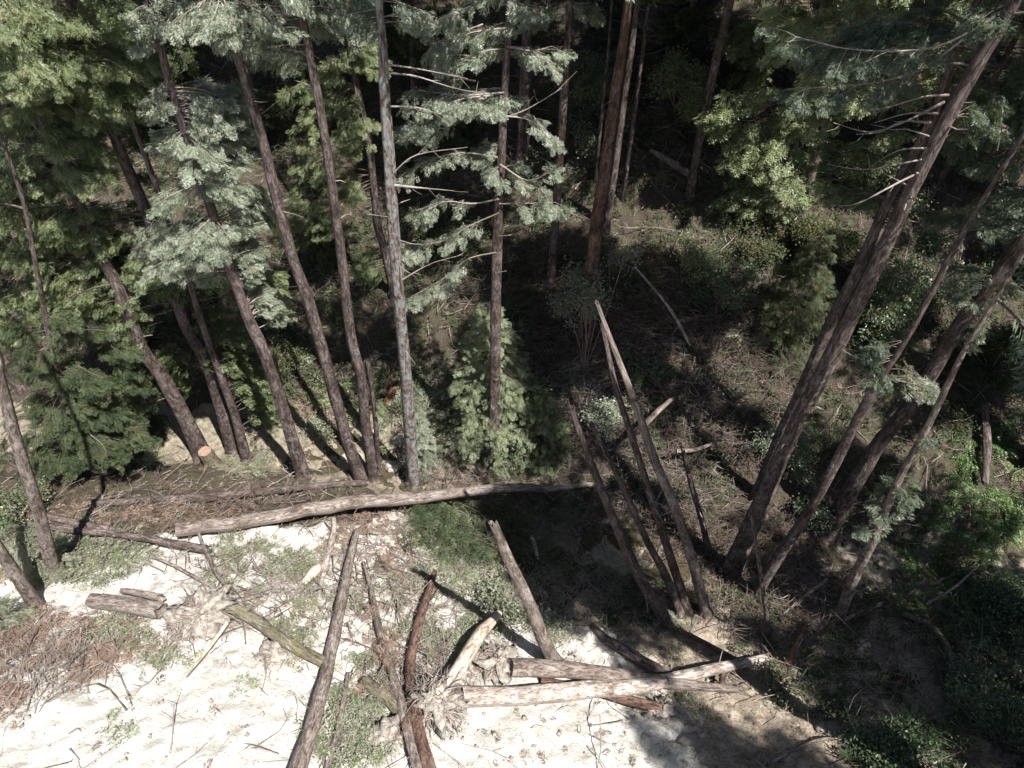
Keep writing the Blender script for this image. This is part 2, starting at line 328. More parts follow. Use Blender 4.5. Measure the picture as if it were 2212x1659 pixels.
def bough(fol, wood, a, b, tpl=SP_HI, sc=0.5, dens=1.0, r=0.03, droop=0.12, tintc=0.5, tips=0.3, spread=None):
    """a branch from a (trunk) to b (tip), sprays along its outer part"""
    a = A(a); b = A(b); L = np.linalg.norm(b - a); n = max(6, int(L / 0.25)); t = np.linspace(0, 1, n)
    side = np.cross(b - a, [0, 0, 1]); side /= np.linalg.norm(side) + 1e-9; wig = Nn(0.05 * L)
    P = a + (b - a) * t[:, None] + A([0, 0, 1]) * (droop * L * np.sin(np.pi * t))[:, None] + side * (wig * np.sin(np.pi * t))[:, None]
    if wood is not None: tube(wood, P, np.linspace(r, 0.006, n), 5, 0, rng.uniform(0, 9), False)
    L2 = spread or min(0.15 * L + 0.07, 0.5)
    m = int(L * 17 * min(dens, 1.3)) + 5; tt = tips + (1 - tips) * rng.random(m) ** 0.8; idx = tt * (n - 1); i0 = np.clip(idx.astype(int), 0, n - 2)
    base = P[i0] + (P[i0 + 1] - P[i0]) * (idx - i0)[:, None]; D = (P[-1] - P[0]) / L
    sd = rng.choice([-1, 1], m); off = rng.random(m) * L2 * (1.15 - 0.75 * tt)
    pos = base + side * (sd * off)[:, None] + D * (off * 0.5)[:, None] + A([0, 0, -1]) * (off * 0.3 + rng.random(m) * 0.08)[:, None]
    dirs = D * U(0.5, 1.1, m)[:, None] + side * (sd * U(0.2, 1.0, m))[:, None] + A([0, 0, -1]) * U(-0.15, 1.1, m)[:, None] + Nn(.22, (m, 3))
    ups = A([0, 0, 1]) + Nn(0.45, (m, 3)); put(fol, tpl, pos, dirs, ups, sc * U(0.6, 1.2, m), np.clip(tintc + Nn(0.17, m), 0, 0.93))

# ------------------------------------------------------------------ the ground
def axis(lo, hi, step, far):
    core = np.arange(lo, hi + step / 2, step); g = []; x = 0; s = step
    while x < far: s *= 1.25; x += s; g.append(x)
    g = A(g); return np.concatenate([(lo - g)[::-1], core, hi + g])
gx = axis(-26, 26, 0.11, 160); gy = axis(2, 40, 0.11, 160)
XX, YY = np.meshgrid(gx, gy); ZZ = height(XX, YY); gv = np.stack([XX.ravel(), YY.ravel(), ZZ.ravel()], 1)
ppx, ppy, ppz = proj(gv)
def region(polys_or_line): pass
def smooth01(v, a, b): return np.clip((v - a) / (b - a), 0, 1)
toe_y = np.interp(gv[:, 0], [-40, -17, -15, -11.5, -8, -4.2, -3.6, -1.5, 1.5, 3.2, 5.5, 40], [13, 13.5, 16.5, 17.5, 18.2, 18.6, 16.8, 15.0, 13.5, 12.6, 11.5, 9])
wob = 1.3 * fbm(gv[:, 0], gv[:, 1], 2.0, 4)
pale = smooth01(toe_y + wob - gv[:, 1], -0.4, 0.6) * smooth01(6.8 + wob * 1.5 - gv[:, 0] - 0.22 * (gv[:, 1] - 8), -0.3, 1.6)
pale = pale * (1 - 0.34 * smooth01(gv[:, 0], -5, 2))
tan = smooth01(14.5 + wob * 2 - gv[:, 1], -0.5, 1) * smooth01(17 + wob - gv[:, 0], -1, 1)
d_ = gv[:, 1] - np.interp(gv[:, 0], CX, CY); sand = smooth01(2.3 + 1.5 * wob - np.abs(d_), -0.3, 0.8)
litpatch = smooth01(fbm(gv[:, 0], gv[:, 1], 4.0, 3), 0.05, 0.25) * 0.34
tan = np.maximum(tan, litpatch)
ny, nx = XX.shape; i = (np.arange(ny - 1)[:, None] * nx + np.arange(nx - 1)[None]).ravel()
mb = MB(); mb.add(gv, np.stack([i, i + 1, i + nx + 1, i + nx], 1)); g = mb.build('ground', M['ground'])
for nm, val in (('pale', pale), ('tan', tan), ('sand', sand)):
    a = g.data.attributes.new(nm, 'FLOAT', 'POINT'); a.data.foreach_set('value', val.astype(np.float32))
props(g, 'gully floor and both banks, pale bare slide scar, brown litter beyond', 'ground', kind='structure')
def pale_at(x, y):
    j = np.clip(np.searchsorted(gx, x), 0, nx - 1); k = np.clip(np.searchsorted(gy, y), 0, ny - 1); return pale.reshape(ny, nx)[k, j]
# creek water: a strip following the channel
cxs = np.linspace(-40, 40, 161); cys = np.interp(cxs, CX, CY) + 0.3 * np.sin(cxs * 0.8); mb = MB()
V = np.concatenate([np.stack([cxs, cys - 1.6, np.full(161, -0.30)], 1), np.stack([cxs, cys + 1.9, np.full(161, -0.30)], 1)])
k = np.arange(160); mb.add(V, np.stack([k, k + 1, k + 162, k + 161], 1)); o = mb.build('water', M['water'], smooth=False)
props(o, 'shallow amber creek water in the gully bottom', 'creek', kind='structure')

# ------------------------------------------------------------------ trees
TREES = {}
def trunk_path(pts, ly=0.0, lift=0.0, base_y=None):
    b = G(pts[0][0], pts[0][1]); n = len(pts); P = [b]; R = []
    tot = math.hypot(pts[-1][0] - pts[0][0], pts[-1][1] - pts[0][1])
    for q, p in enumerate(pts):
        if q:
            f = math.hypot(p[0] - pts[0][0], p[1] - pts[0][1]) / tot; P.append(onplane(p[0], p[1], b[1] + ly * f))
        R.append(p[2] * proj(P[-1])[2][0] / F / 2 * 0.94 / (1 + ((p[0] - 1106) ** 2 + (p[1] - 830) ** 2) / F ** 2) ** 0.45)
    return A(P), A(R)
def tree(key, pts, label, mat='redwood', cat='tree', name='redwood_tree', ly=0.0, snag=False, H=38, blobs=(), fol='dark', tpl=SP_HI, sc=0.36, stubs=0,
         crown=True, group=None, boughs=(), dead=(), top_n=60, dens=1.0, top_r=3.2, tint=0.5, top_off=0.0, top_leaf=0.55):
    P, R = trunk_path(pts, ly); base = P[0].copy(); t = thing(name, base, label, cat, group)
    seed = rng.uniform(0, 9)
    if not snag:
        d = P[-1] - P[-2]; d /= np.linalg.norm(d); d = d * 0.5 + A([0, 0, 1]) * 0.5; d /= np.linalg.norm(d)
        L = max(6.0, base[2] + H - P[-1][2]); P = np.vstack([P, P[-1] + d * L * 0.5, P[-1] + d * L * 0.5 + A([0, 0, L * 0.5])]); R = np.append(R, [R[-1] * 0.72, 0.04])
    P2, R2 = spline(P, R, 0.35); s = np.concatenate([[0], np.cumsum(np.linalg.norm(np.diff(P2, axis=0), axis=1))])
    R2 = R2 * (1 + 0.32 * np.exp(-s / 0.45)); P2 = np.vstack([P2[0] - [0, 0, 0.8], P2]); R2 = np.append(R2[0] * 1.05, R2)
    mb = MB(); tube(mb, P2, R2, 22, 0.10, seed, True, 0.5 if snag else 0)
    mb.build('trunk', M[mat], t, base)
    rec = dict(P=P2, R=R2, base=base, root=t, y=base[1]); TREES[key] = rec
    zs = P2[:, 2]
    def on_trunk(z):
        z = min(max(z, zs[1]), zs[-1] - 0.2); return A([np.interp(z, zs, P2[:, 0]), np.interp(z, zs, P2[:, 1]), z])
    rec['on'] = on_trunk
    fo, wo = MB(), MB()
    for bl in blobs:
        bx, by, rx, ry = bl[:4]; opt = bl[4] if len(bl) > 4 else {}
        yy = base[1] + opt.get('dy', 0.0); c = onplane(bx, by, yy); k = proj(c)[2][0] / F; rx *= k; ry *= k; rd = min(rx, 2.0) * opt.get('dr', 0.8)
        m = int(opt.get('n', 5 + 16 * rx * ry * dens))
        for _ in range(m):
            q = Nn(1, 3); q /= np.linalg.norm(q); q *= rng.random() ** 0.4; tip = c + A([q[0] * rx, q[1] * rd, q[2] * ry])
            if fbm(A([tip[0] + tip[1]]), A([tip[2]]), 1.1, 2)[0] < -0.10: continue
            hd = np.hypot(*(tip - on_trunk(tip[2]))[:2]); at = on_trunk(tip[2] + hd * U(0.0, 0.35)); Lb = np.linalg.norm(tip - at)
            if Lb > 1.8 and rng.random() < 0.97: at2 = tip + (at - tip) / Lb * U(0.6, 1.7) + A([0, 0, U(-.1, .5)]); wq = None if rng.random() < .8 else wo
            else: at2, wq = at, wo
            bough(fo, wq, at2, tip, tpl, sc, dens * opt.get('d', 1.0), 0.012 + 0.006 * Lb, U(-0.02, 0.14), tint + opt.get('t', 0.0) + Nn(.09))
    if crown and not snag:       # the upper crown of the tree
        z0 = P[-3][2] + top_off; z1 = zs[-1]
        for q in range(top_n):
            z = z0 - 1.0 + (z1 - z0) * rng.random() ** 1.2; a = U(0, 2 * np.pi); fr = (z - z0) / (z1 - z0); L = top_r * (1.05 - 0.7 * fr) * U(0.6, 1.1)
            at = on_trunk(z); tip = at + A([math.cos(a) * L, math.sin(a) * L, -0.18 * L - 0.2]); px, py, pz = proj(tip)
            if pz[0] > 0.5 and -60 < px[0] < 2270 and py[0] > -25: continue
            bough(fo, wo, at, tip, SP_LO, 0.85, top_leaf, 0.04, 0.08, 0.45, 0.15)
    if fo.q:
        c = fo.build('crown', M[fol], t, base); 
        if wo.v: wo.build('limbs', M['twigdark' if fol != 'frost' else 'twig'], c)
        if wo.v: c.children[0].data.transform(Matrix.Translation(Vector(-base)))
    for (pl, rr) in boughs:      # single boughs that the picture shows, as parts
        Pb = []; 
        for q, (x, y) in enumerate(pl): Pb.append(onplane(x, y, base[1] + 0.15 * q - 0.3))
        fb, wb = MB(), MB(); Pc, Rc = spline(A(Pb), np.linspace(rr, 0.008, len(Pb)), 0.25); tube(wb, Pc, Rc, 6, 0, 1, False)
        for q in range(1, len(Pc)): 
            if q / len(Pc) < 0.2: continue
            for _ in range(2):
                D = Pc[q] - Pc[q - 1]; D /= np.linalg.norm(D) + 1e-9; sdv = np.cross(D, [0, 0, 1]); sdv /= np.linalg.norm(sdv) + 1e-9; sg = rng.choice([-1, 1])
                e = Pc[q] + (D * U(.3, 1) + sdv * sg * U(.3, 1) - A([0, 0, U(0, .5)])) * U(.25, .75); bough(fb, wb, Pc[q], e, SP_HI, sc * .8, 1.1, .006, .04, tint + Nn(.12), .15)
        o = fb.build('bough', M[fol], t, base); w2 = wb.build('branch', M['twig'], o, base)
    for pl in dead:              # dead bare branches
        Pb = [onplane(x, y, base[1] - 0.1 - 0.25 * q) for q, (x, y) in enumerate(pl[0])]; wb = MB()
        Pc, Rc = spline(A(Pb), np.linspace(pl[1], 0.007, len(Pb)), 0.2); tube(wb, Pc, Rc, 6, 0, 1, False)
        for q in range(3, len(Pc) - 1, 3):
            D = Pc[q + 1] - Pc[q]; D /= np.linalg.norm(D); v = D * 0.8 + Nn(0.5, 3); v[2] -= 0.15; L = U(0.2, 0.6)
            tube(wb, [Pc[q], Pc[q] + v * L * .5 + Nn(.02, 3), Pc[q] + v * L], [0.009, 0.006, 0.003], 4, 0, 1, False)
        wb.build('dead_branch', M['twig'], t, base)
    for q in range(stubs):       # short dead stubs along the bare bole
        zt = min(zs[-1] - 6, 27); z = U(base[2] + 3, max(base[2] + 4, zt)); p = on_trunk(z); a = U(0, 2 * np.pi); r = np.interp(z, zs, R2); L = U(0.25, 1.1) + r
        d = A([math.cos(a), math.sin(a), U(-0.1, 0.4)]); wb = MB(); tube(wb, [p + d * r * .6, p + d * L * .6 + Nn(.03, 3), p + d * L], [0.022, 0.015, 0.006], 5, 0, q, False)
        wb.build('branch_stub', M['twig'], t, base)
    return rec

DAT = {}
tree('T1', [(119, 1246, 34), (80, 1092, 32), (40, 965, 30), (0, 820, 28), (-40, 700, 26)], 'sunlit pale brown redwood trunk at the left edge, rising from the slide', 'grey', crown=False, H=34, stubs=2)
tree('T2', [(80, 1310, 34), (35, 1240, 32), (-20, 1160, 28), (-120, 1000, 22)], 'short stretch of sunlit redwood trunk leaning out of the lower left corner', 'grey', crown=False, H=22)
tree('T3', [(440, 990, 40), (393, 890, 36), (345, 805, 34), (307, 753, 32), (260, 634, 30), (218, 549, 28), (170, 440, 26), (120, 340, 24), (40, 120, 20)],
     'dark redwood trunk behind drooping green boughs on the left, left of the sawn stump', 'redwood', fol='yellow', top_n=14, top_off=3, stubs=3, dens=1.5,
     blobs=[(110, 90, 190, 110), (60, 230, 120, 60), (200, 210, 110, 70), (110, 300, 130, 60), (170, 370, 70, 40), (60, 120, 90, 90, {'dy': -3}), (290, 140, 80, 60, {'dy': -1}), (30, 30, 120, 60, {'dy': -2}), (190, 60, 120, 70, {'dy': -2}), (270, 210, 70, 50, {'dy': -1, 't': -.1}), (200, 385, 50, 30, {'dy': -1}), (50, 380, 80, 60, {'t': -.1}), (150, 470, 80, 50, {'t': -.2}), (90, 180, 120, 70, {'dy': -1}), (30, 470, 60, 60), (240, 300, 60, 50, {'t': -.1}), (160, 300, 90, 60)],
     dead=[([(20, 200), (90, 290), (170, 360)], 0.04), ([(0, 500), (25, 430), (80, 330)], 0.03)])
tree('T4', [(505, 972, 34), (471, 856, 30), (440, 767, 30), (410, 719, 29), (386, 661, 28), (362, 583, 28), (324, 478, 28), (259, 324, 26), (232, 246, 24), (170, 60, 20)],
     'furrowed brown redwood trunk just left of the big pale grey-green crown', 'redwood', fol='yellow', top_n=18, top_off=3, stubs=3, tint=.35, dens=1.5,
     blobs=[(110, 600, 160, 120, {'d': 1.1, 't': .15}), (30, 560, 70, 130, {'t': .3}), (240, 640, 90, 70, {'t': .1}), (330, 600, 60, 90), (280, 820, 80, 70), (60, 700, 90, 50, {'t': .1}), (180, 500, 90, 50), (300, 330, 60, 70, {'dy': 1, 't': -.2}), (330, 250, 60, 70, {'dy': 1, 't': -.2}), (90, 680, 120, 60), (300, 480, 60, 60, {'dy': 1, 't': -.2}), (70, 640, 80, 70, {'dy': -1, 't': .2}), (250, 560, 60, 60, {'dy': 1}), (240, 690, 80, 80)])
tree('T4c', [(165, 1010, 16), (120, 800, 14), (75, 560, 12), (40, 400, 10)], 'added slim trunk almost hidden by drooping boughs coloured dark for shade at far left', 'redwood', fol='dark', top_n=10, tint=.55, H=24, dens=1.6,  # added tree; its dark leaf colour stands in for shade on the lower boughs
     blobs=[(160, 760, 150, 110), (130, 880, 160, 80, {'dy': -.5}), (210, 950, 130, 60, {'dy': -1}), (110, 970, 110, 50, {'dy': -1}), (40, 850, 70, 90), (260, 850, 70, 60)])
tree('T5', [(533, 995, 24), (505, 890, 20), (468, 788, 19), (427, 668, 17), (380, 520, 14)], 'thin redwood trunk close on the right side of a thicker furrowed one', 'redwood', fol='yellow', top_n=25,
     blobs=[(520, 700, 60, 70, {'t': -.2, 'dy': 2}), (380, 800, 50, 80, {'t': -.25, 'dy': 2}), (500, 770, 60, 90, {'t': -.2, 'dy': 1}), (560, 840, 40, 80, {'t': -.1, 'dy': 1.5}), (590, 640, 50, 90, {'dy': 1, 't': .1}), (440, 690, 50, 60, {'dy': 1, 't': -.2})])
tree('T6', [(655, 1027, 31), (580, 788, 27), (536, 685, 26), (488, 549, 24), (427, 360, 23), (369, 191, 22), (320, 0, 18)], 'slender redwood carrying the big pale grey-green crown at upper left', 'redwood', fol='frost', top_n=12, top_off=3, stubs=2, dens=2.1,
     blobs=[(440, 235, 90, 70, {'dy': .5}), (520, 200, 40, 40, {'dy': 1.2}), (420, 320, 130, 60, {'dy': .3}), (370, 250, 60, 70), (540, 300, 40, 50, {'dy': 1.2}), (440, 420, 120, 50), (430, 500, 130, 50), (560, 440, 40, 50, {'dy': 1.2}), (380, 545, 90, 40), (530, 550, 50, 50, {'dy': 1}), (470, 590, 80, 40, {'dy': .5}), (590, 660, 35, 60, {'dy': 1.2}), (300, 60, 60, 40), (340, 20, 80, 40)])
tree('T7', [(780, 1035, 28), (752, 958, 27), (700, 770, 27), (666, 651, 26), (632, 556, 26), (597, 427, 26), (563, 290, 25), (519, 137, 24), (478, 5, 22)], 'tall brown redwood trunk curving down between the pale crown and two straighter boles', 'redwood', fol='frost', top_n=14, top_off=2, stubs=4,
     blobs=[(440, 50, 80, 50, {'dy': -1}), (580, 25, 110, 40), (500, 80, 50, 50), (660, 60, 70, 40, {'dy': 1})])
tree('T8', [(808, 1037, 24), (791, 924, 24), (781, 822, 24), (757, 719, 23), (737, 549, 22), (705, 320, 22), (675, 150, 21), (645, 0, 20)], 'straight brown redwood trunk immediately left of the lichen-streaked one', 'redwood', fol='frost', top_n=14, top_off=2, stubs=4,
     blobs=[(740, 30, 80, 40), (610, 90, 50, 40, {'dy': 1}), (700, 110, 50, 40, {'dy': 1}), (560, 110, 40, 50, {'dy': 1.5})])
tree('T30', [(850, 640, 16), (830, 540, 18), (815, 478, 19), (798, 324, 18), (774, 205, 17), (750, 60, 16)], 'dark shaded trunk with yellow-green hanging boughs behind two sunlit redwoods', 'redwood', fol='yellow', top_n=18, top_off=3,
     blobs=[(720, 190, 70, 70, {'t': .15}), (740, 280, 90, 70, {'t': .15}), (640, 250, 50, 70), (690, 470, 50, 50), (620, 480, 40, 60), (690, 370, 60, 50), (760, 420, 50, 60), (780, 130, 60, 70), (650, 400, 30, 50), (790, 560, 40, 60, {'t': -.2})])
tree('T9', [(893, 1052, 29), (880, 850, 27), (862, 650, 27), (850, 500, 29), (840, 330, 28), (830, 190, 26), (818, 0, 22)], 'lichen-streaked grey redwood trunk rising from beside the long creek log', 'lichen', fol='frost', top_n=14, top_off=2, stubs=8, dens=1.0,
     blobs=[(900, 40, 60, 40), (780, 60, 40, 40)],
     dead=[([(850, 400), (900, 405), (980, 412)], 0.05), ([(848, 375), (900, 335), (1010, 318)], 0.035), ([(845, 140), (910, 150), (1010, 170)], 0.03), ([(845, 158), (900, 165), (980, 190), (1060, 205)], 0.03), ([(868, 605), (930, 570), (1000, 550)], 0.03), ([(850, 470), (790, 462)], 0.02), ([(844, 230), (900, 232), (960, 250)], 0.03)])
tree('T10', [(1065, 1022, 25), (1068, 850, 24), (1072, 600, 23), (1077, 450, 21), (1086, 280, 19), (1094, 130, 17), (1100, 0, 15)], 'dark slim redwood in the middle with tiered pale boughs on its left side', 'redwood', fol='frost', top_n=14, top_off=2, stubs=10, dens=1.3,
     blobs=[(1010, 30, 100, 40), (1060, 90, 60, 30), (1130, 25, 60, 25), (960, 110, 60, 25), (930, 205, 60, 22, {'dy': .5}), (1020, 235, 90, 40), (900, 285, 50, 18), (960, 270, 70, 20), (1080, 215, 60, 30), (1040, 330, 60, 26), (1130, 290, 40, 40), (1120, 385, 60, 22), (1060, 365, 50, 18), (1150, 120, 40, 16)],
     boughs=[([(1075, 340), (1000, 330), (930, 345), (880, 370)], 0.03), ([(1078, 430), (1020, 440), (960, 435), (900, 455)], 0.035), ([(1078, 460), (1010, 490), (960, 520), (890, 530)], 0.03),
             ([(1072, 545), (1010, 560), (960, 600), (890, 640)], 0.03), ([(1085, 250), (1150, 260), (1200, 300)], 0.03), ([(1080, 355), (1140, 390), (1190, 370)], 0.03), ([(1095, 100), (1150, 110), (1190, 100)], 0.025), ([(1098, 60), (1020, 70), (950, 90)], 0.03), ([(1090, 200), (1000, 205), (900, 195)], 0.03), ([(1078, 440), (1110, 440), (1200, 437)], 0.03)],
     dead=[([(1090, 255), (1140, 235), (1215, 190)], 0.03), ([(1072, 510), (1105, 508)], 0.02), ([(1070, 590), (1095, 585)], 0.02)])
tree('T11', [(1128, 345, 30), (1133, 200, 29), (1140, 0, 26)], 'deep shaded nearly black trunk behind the tiered pale boughs at top centre', 'redwood', fol='dark', top_n=130, top_r=4.5)
tree('T12', [(1190, 605, 19), (1200, 480, 19), (1213, 280, 20), (1224, 120, 20), (1232, 0, 19)], 'narrow brown trunk right of the nearly black one at top centre', 'redwood', fol='frost', top_n=60, blobs=[(1180, 30, 80, 30), (1290, 20, 40, 24), (1140, 60, 50, 20)])
tree('T13', [(1262, 745, 34), (1285, 520, 30), (1305, 380, 29), (1330, 200, 27), (1358, 0, 24)], 'reddish-barked redwood with stripped patches, thickest trunk above the leafy bush', 'redwood_red', fol='frost', top_n=60, stubs=6)
tree('T14', [(1308, 500, 18), (1330, 350, 17), (1350, 200, 16), (1378, 0, 15)], 'shaded trunk tight behind the right side of the reddish-barked redwood', 'redwood', fol='dark', top_n=90, top_r=4)
tree('T15', [(1345, 430, 10), (1370, 250, 10), (1402, 0, 9)], 'pole-thin dark trunk between the reddish redwood and the top-centre bank bushes', 'redwood', fol='dark', top_n=25, top_r=2)
tree('T15b', [(1285, 400, 7), (1300, 250, 8), (1315, 100, 7), (1322, 0, 7)], 'very thin dark pole standing left of the reddish-barked redwood', 'redwood', fol='dark', top_n=20, top_r=1.6)
tree('T16', [(1490, 425, 19), (1512, 300, 21), (1545, 140, 23), (1577, 0, 24)], 'lone brown trunk standing on the shaded far bank, right of top centre', 'redwood', fol='dark', top_n=130, top_r=4.5, stubs=3)
tree('T17', [(1578, 1235, 46), (1641, 1095, 42), (1692, 975, 38), (1760, 839, 38), (1835, 692, 37), (1904, 549, 37), (1972, 403, 38), (2040, 266, 40), (2125, 113, 42), (2190, 0, 42)], 'thickest redwood trunk, slanting across the right side to the top corner', 'redwood', fol='blue', top_n=50, stubs=8, top_r=2.8, top_off=7,
     blobs=[(1800, 90, 110, 30, {'dy': 1.5}), (1900, 110, 110, 50, {'dy': 1.5}), (1960, 60, 120, 50, {'dy': 2, 't': .2}), (2120, 30, 60, 40), (1830, 130, 90, 20, {'dy': 1.5, 't': .1}), (2130, 250, 60, 60, {'dy': 1})],
     boughs=[([(2150, 38), (2040, 95), (1950, 110), (1830, 105), (1720, 80)], 0.03), ([(2080, 85), (1990, 150), (1880, 180), (1740, 190)], 0.025)],
     dead=[([(2050, 205), (1990, 210), (1930, 228), (1880, 240)], 0.03), ([(2010, 265), (1950, 262), (1900, 285), (1850, 290)], 0.03), ([(2040, 220), (1960, 260), (1880, 285), (1800, 265)], 0.035), ([(1990, 370), (1930, 400), (1850, 440), (1790, 445)], 0.035), ([(2025, 245), (1960, 245), (1890, 265)], 0.025), ([(2000, 320), (1940, 325), (1880, 360)], 0.025), ([(2010, 295), (1960, 280), (1920, 280)], 0.02), ([(1960, 400), (1900, 370)], 0.02), ([(1990, 345), (1880, 365), (1820, 362)], 0.025)])
tree('T18', [(1635, 1070, 30), (1682, 951, 30), (1733, 839, 29), (1784, 719, 28), (1835, 617, 27), (1870, 546, 26), (1921, 427, 26), (2006, 273, 25), (2057, 137, 25), (2112, 0, 24)], 'shaded trunk running close behind and left of the thickest slanting redwood', 'redwood', fol='yellow', tint=.35, top_n=70, top_off=6, top_r=4,
     blobs=[(1770, 230, 110, 50, {'dy': 2}), (1860, 190, 90, 50, {'dy': 2, 't': .3}), (1800, 320, 90, 40, {'dy': 3}), (1830, 410, 100, 20, {'dy': 1}), (1900, 30, 130, 40, {'dy': 3, 't': .4}), (1700, 60, 90, 60, {'dy': 3, 't': .3}), (1760, 150, 70, 40, {'dy': 3, 't': .3})])
tree('T19', [(1630, 1290, 30), (1665, 1230, 27), (1750, 1102, 24), (1818, 975, 23), (1887, 839, 22), (1965, 719, 17), (2057, 546, 15), (2126, 427, 14), (2212, 290, 13), (2300, 150, 12)], 'slim brown trunk parallel to the thickest redwood on its right, with a leafy tuft', 'redwood', fol='blue', top_n=14, top_r=2.2, top_off=7, stubs=2,
     blobs=[(1900, 790, 50, 45, {'t': -.05}), (1980, 830, 55, 30, {'t': .25}), (1945, 760, 40, 40), (1930, 880, 20, 35, {'t': .2}), (1880, 760, 30, 30)])
tree('T20', [(1785, 1140, 46), (1818, 1095, 42), (1887, 975, 38), (1955, 890, 36), (2013, 805, 36), (2074, 702, 38), (2177, 566, 44), (2230, 490, 44), (2330, 340, 44)], 'broad dark trunk slanting up to the right edge beneath blue-green boughs', 'redwood', fol='blue', top_n=80, top_off=4, top_r=4.4,
     blobs=[(2140, 330, 80, 70), (2180, 180, 60, 90), (2100, 400, 70, 60), (2030, 450, 70, 40), (2180, 450, 60, 70), (2100, 620, 90, 40, {'t': .2}), (2190, 620, 40, 40, {'t': .25}), (2110, 700, 40, 60, {'t': .3}), (2150, 260, 60, 50), (2060, 340, 60, 40)])
tree('T21', [(1808, 1342, 28), (1846, 1247, 26), (1883, 1172, 25), (1938, 1044, 18), (2006, 917, 16), (2071, 781, 15), (2130, 680, 12)], 'pale grey leaning trunk at lower right with leafy sprouts around its middle', 'grey', name='leaning_tree', fol='blue', top_n=40, top_r=2.2,
     blobs=[(1950, 1060, 45, 50), (1880, 1150, 45, 30, {'t': .2}), (1990, 1120, 30, 40, {'t': .2}), (1910, 1100, 30, 20, {'t': .2}), (2010, 950, 35, 50, {'t': -.1})])
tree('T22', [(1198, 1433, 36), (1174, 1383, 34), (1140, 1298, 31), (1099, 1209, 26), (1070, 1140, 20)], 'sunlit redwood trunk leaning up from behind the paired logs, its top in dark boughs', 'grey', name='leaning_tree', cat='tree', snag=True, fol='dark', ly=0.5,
     blobs=[(1070, 1150, 40, 20, {'n': 4})])
SN = 'snag'
tree('T23', [(1442, 1348, 30), (1390, 1262, 26), (1355, 1190, 24), (1300, 1060, 19), (1262, 960, 15), (1238, 895, 11)], 'leaning broken trunk, leftmost of the fan of leaning trunks, topped by dead twigs', 'redwood', name=SN, snag=True, stubs=5, ly=2.0)
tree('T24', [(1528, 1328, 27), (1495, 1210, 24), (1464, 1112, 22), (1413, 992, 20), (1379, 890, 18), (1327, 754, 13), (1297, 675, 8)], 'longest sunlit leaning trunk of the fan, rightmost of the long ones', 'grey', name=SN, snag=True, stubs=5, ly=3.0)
tree('T25', [(1486, 1318, 22), (1450, 1210, 20), (1413, 1095, 18), (1362, 934, 15), (1331, 839, 13), (1304, 719, 9)], 'leaning trunk crossing just left of the longest one in the fan', 'redwood', name=SN, snag=True, stubs=5, ly=3.0)
tree('T26', [(1470, 1328, 20), (1440, 1247, 20), (1396, 1165, 17), (1340, 1040, 13), (1285, 930, 10)], 'shaded leaning trunk between the leftmost one and the two long ones of the fan', 'redwood', name=SN, snag=True, stubs=5, ly=2.0)
tree('T27', [(1532, 1195, 15), (1515, 1120, 14), (1497, 1060, 13), (1478, 985, 11)], 'short shaded broken trunk with splintered top, right of the leaning fan', 'redwood', name=SN, snag=True, stubs=5, ly=1.0)
tree('T28', [(818, 1015, 11), (812, 920, 11), (803, 840, 11), (795, 790, 13)], 'thin dead snag wrapped in green sprouts, between the brown and lichen-streaked redwoods', 'redwood', name='dead_snag', snag=True, fol='yellow', crown=True,
     blobs=[(818, 880, 12, 40), (822, 960, 14, 40)])
tree('T29', [(1662, 1375, 13), (1650, 1290, 11), (1636, 1190, 9), (1624, 1120, 7)], 'thin bare snag standing in front of the slanting redwood bases at lower right', 'redwood', name='dead_snag', snag=True)
# far-bank trees, mostly in deep shade
FARB = [(60, 450, 22, -40, 0, 'dark shaded trunk behind the foliage nearest the left edge'), (330, 300, 14, 300, 0, 'thin shaded trunk behind the slender redwood at the top left'), (560, 330, 12, 520, 0, 'dim far-bank trunk between the pale crown and the tall curved redwood'),
        (900, 330, 16, 885, 0, 'dim far trunk right behind the lichen-streaked redwood'), (1480, 90, 20, 1500, 0, 'dark trunk in front of the bleached brush pile at the top'), (1720, 500, 22, 1800, 200, 'faint brown trunk low on the shaded bank left of the thickest redwood'),
        (1655, 470, 12, 1690, 330, 'thin far trunk in the deep shade right of the lone bank redwood'), (1650, 200, 14, 1690, 0, 'far dark trunk at the top right between bushy boughs'), (2010, 420, 16, 2100, 260, 'shaded trunk visible between boughs near the right edge')]
FB_BL = [[(40, 330, 80, 60), (150, 480, 90, 60)], [(280, 200, 80, 70), (380, 130, 70, 60)], [(600, 130, 90, 70), (560, 210, 60, 60), (680, 140, 60, 80), (850, 60, 60, 60)],
         [(900, 100, 90, 60), (960, 220, 90, 60), (890, 330, 60, 60), (1000, 60, 80, 60), (940, 380, 80, 50), (1000, 300, 80, 60)], [(1500, 40, 60, 40), (1440, 60, 50, 30)], [(1790, 190, 100, 100), (1640, 300, 80, 80), (1700, 400, 60, 80), (1580, 250, 60, 70)],
         [(1720, 290, 70, 80), (1620, 400, 60, 60), (1560, 420, 50, 50)], [(1700, 50, 110, 60), (1600, 120, 60, 60), (1820, 30, 100, 40), (1680, 170, 90, 60)], [(2000, 130, 100, 90), (2080, 50, 100, 70), (1930, 320, 60, 60)]]
for q, (x, y, wd, tx, ty, lb) in enumerate(FARB):
    tree('F%d' % q, [(x, y, wd), ((x + tx) / 2, (y + ty) / 2, wd), (tx, ty, wd * 0.95)], lb, 'redwood', fol='yellow' if q in (5, 7, 8, 6) else 'dark', tpl=SP_LO, sc=0.62, H=30, top_n=150, top_r=4.8, blobs=FB_BL[q], dens=0.7, tint=0.6, group=None)
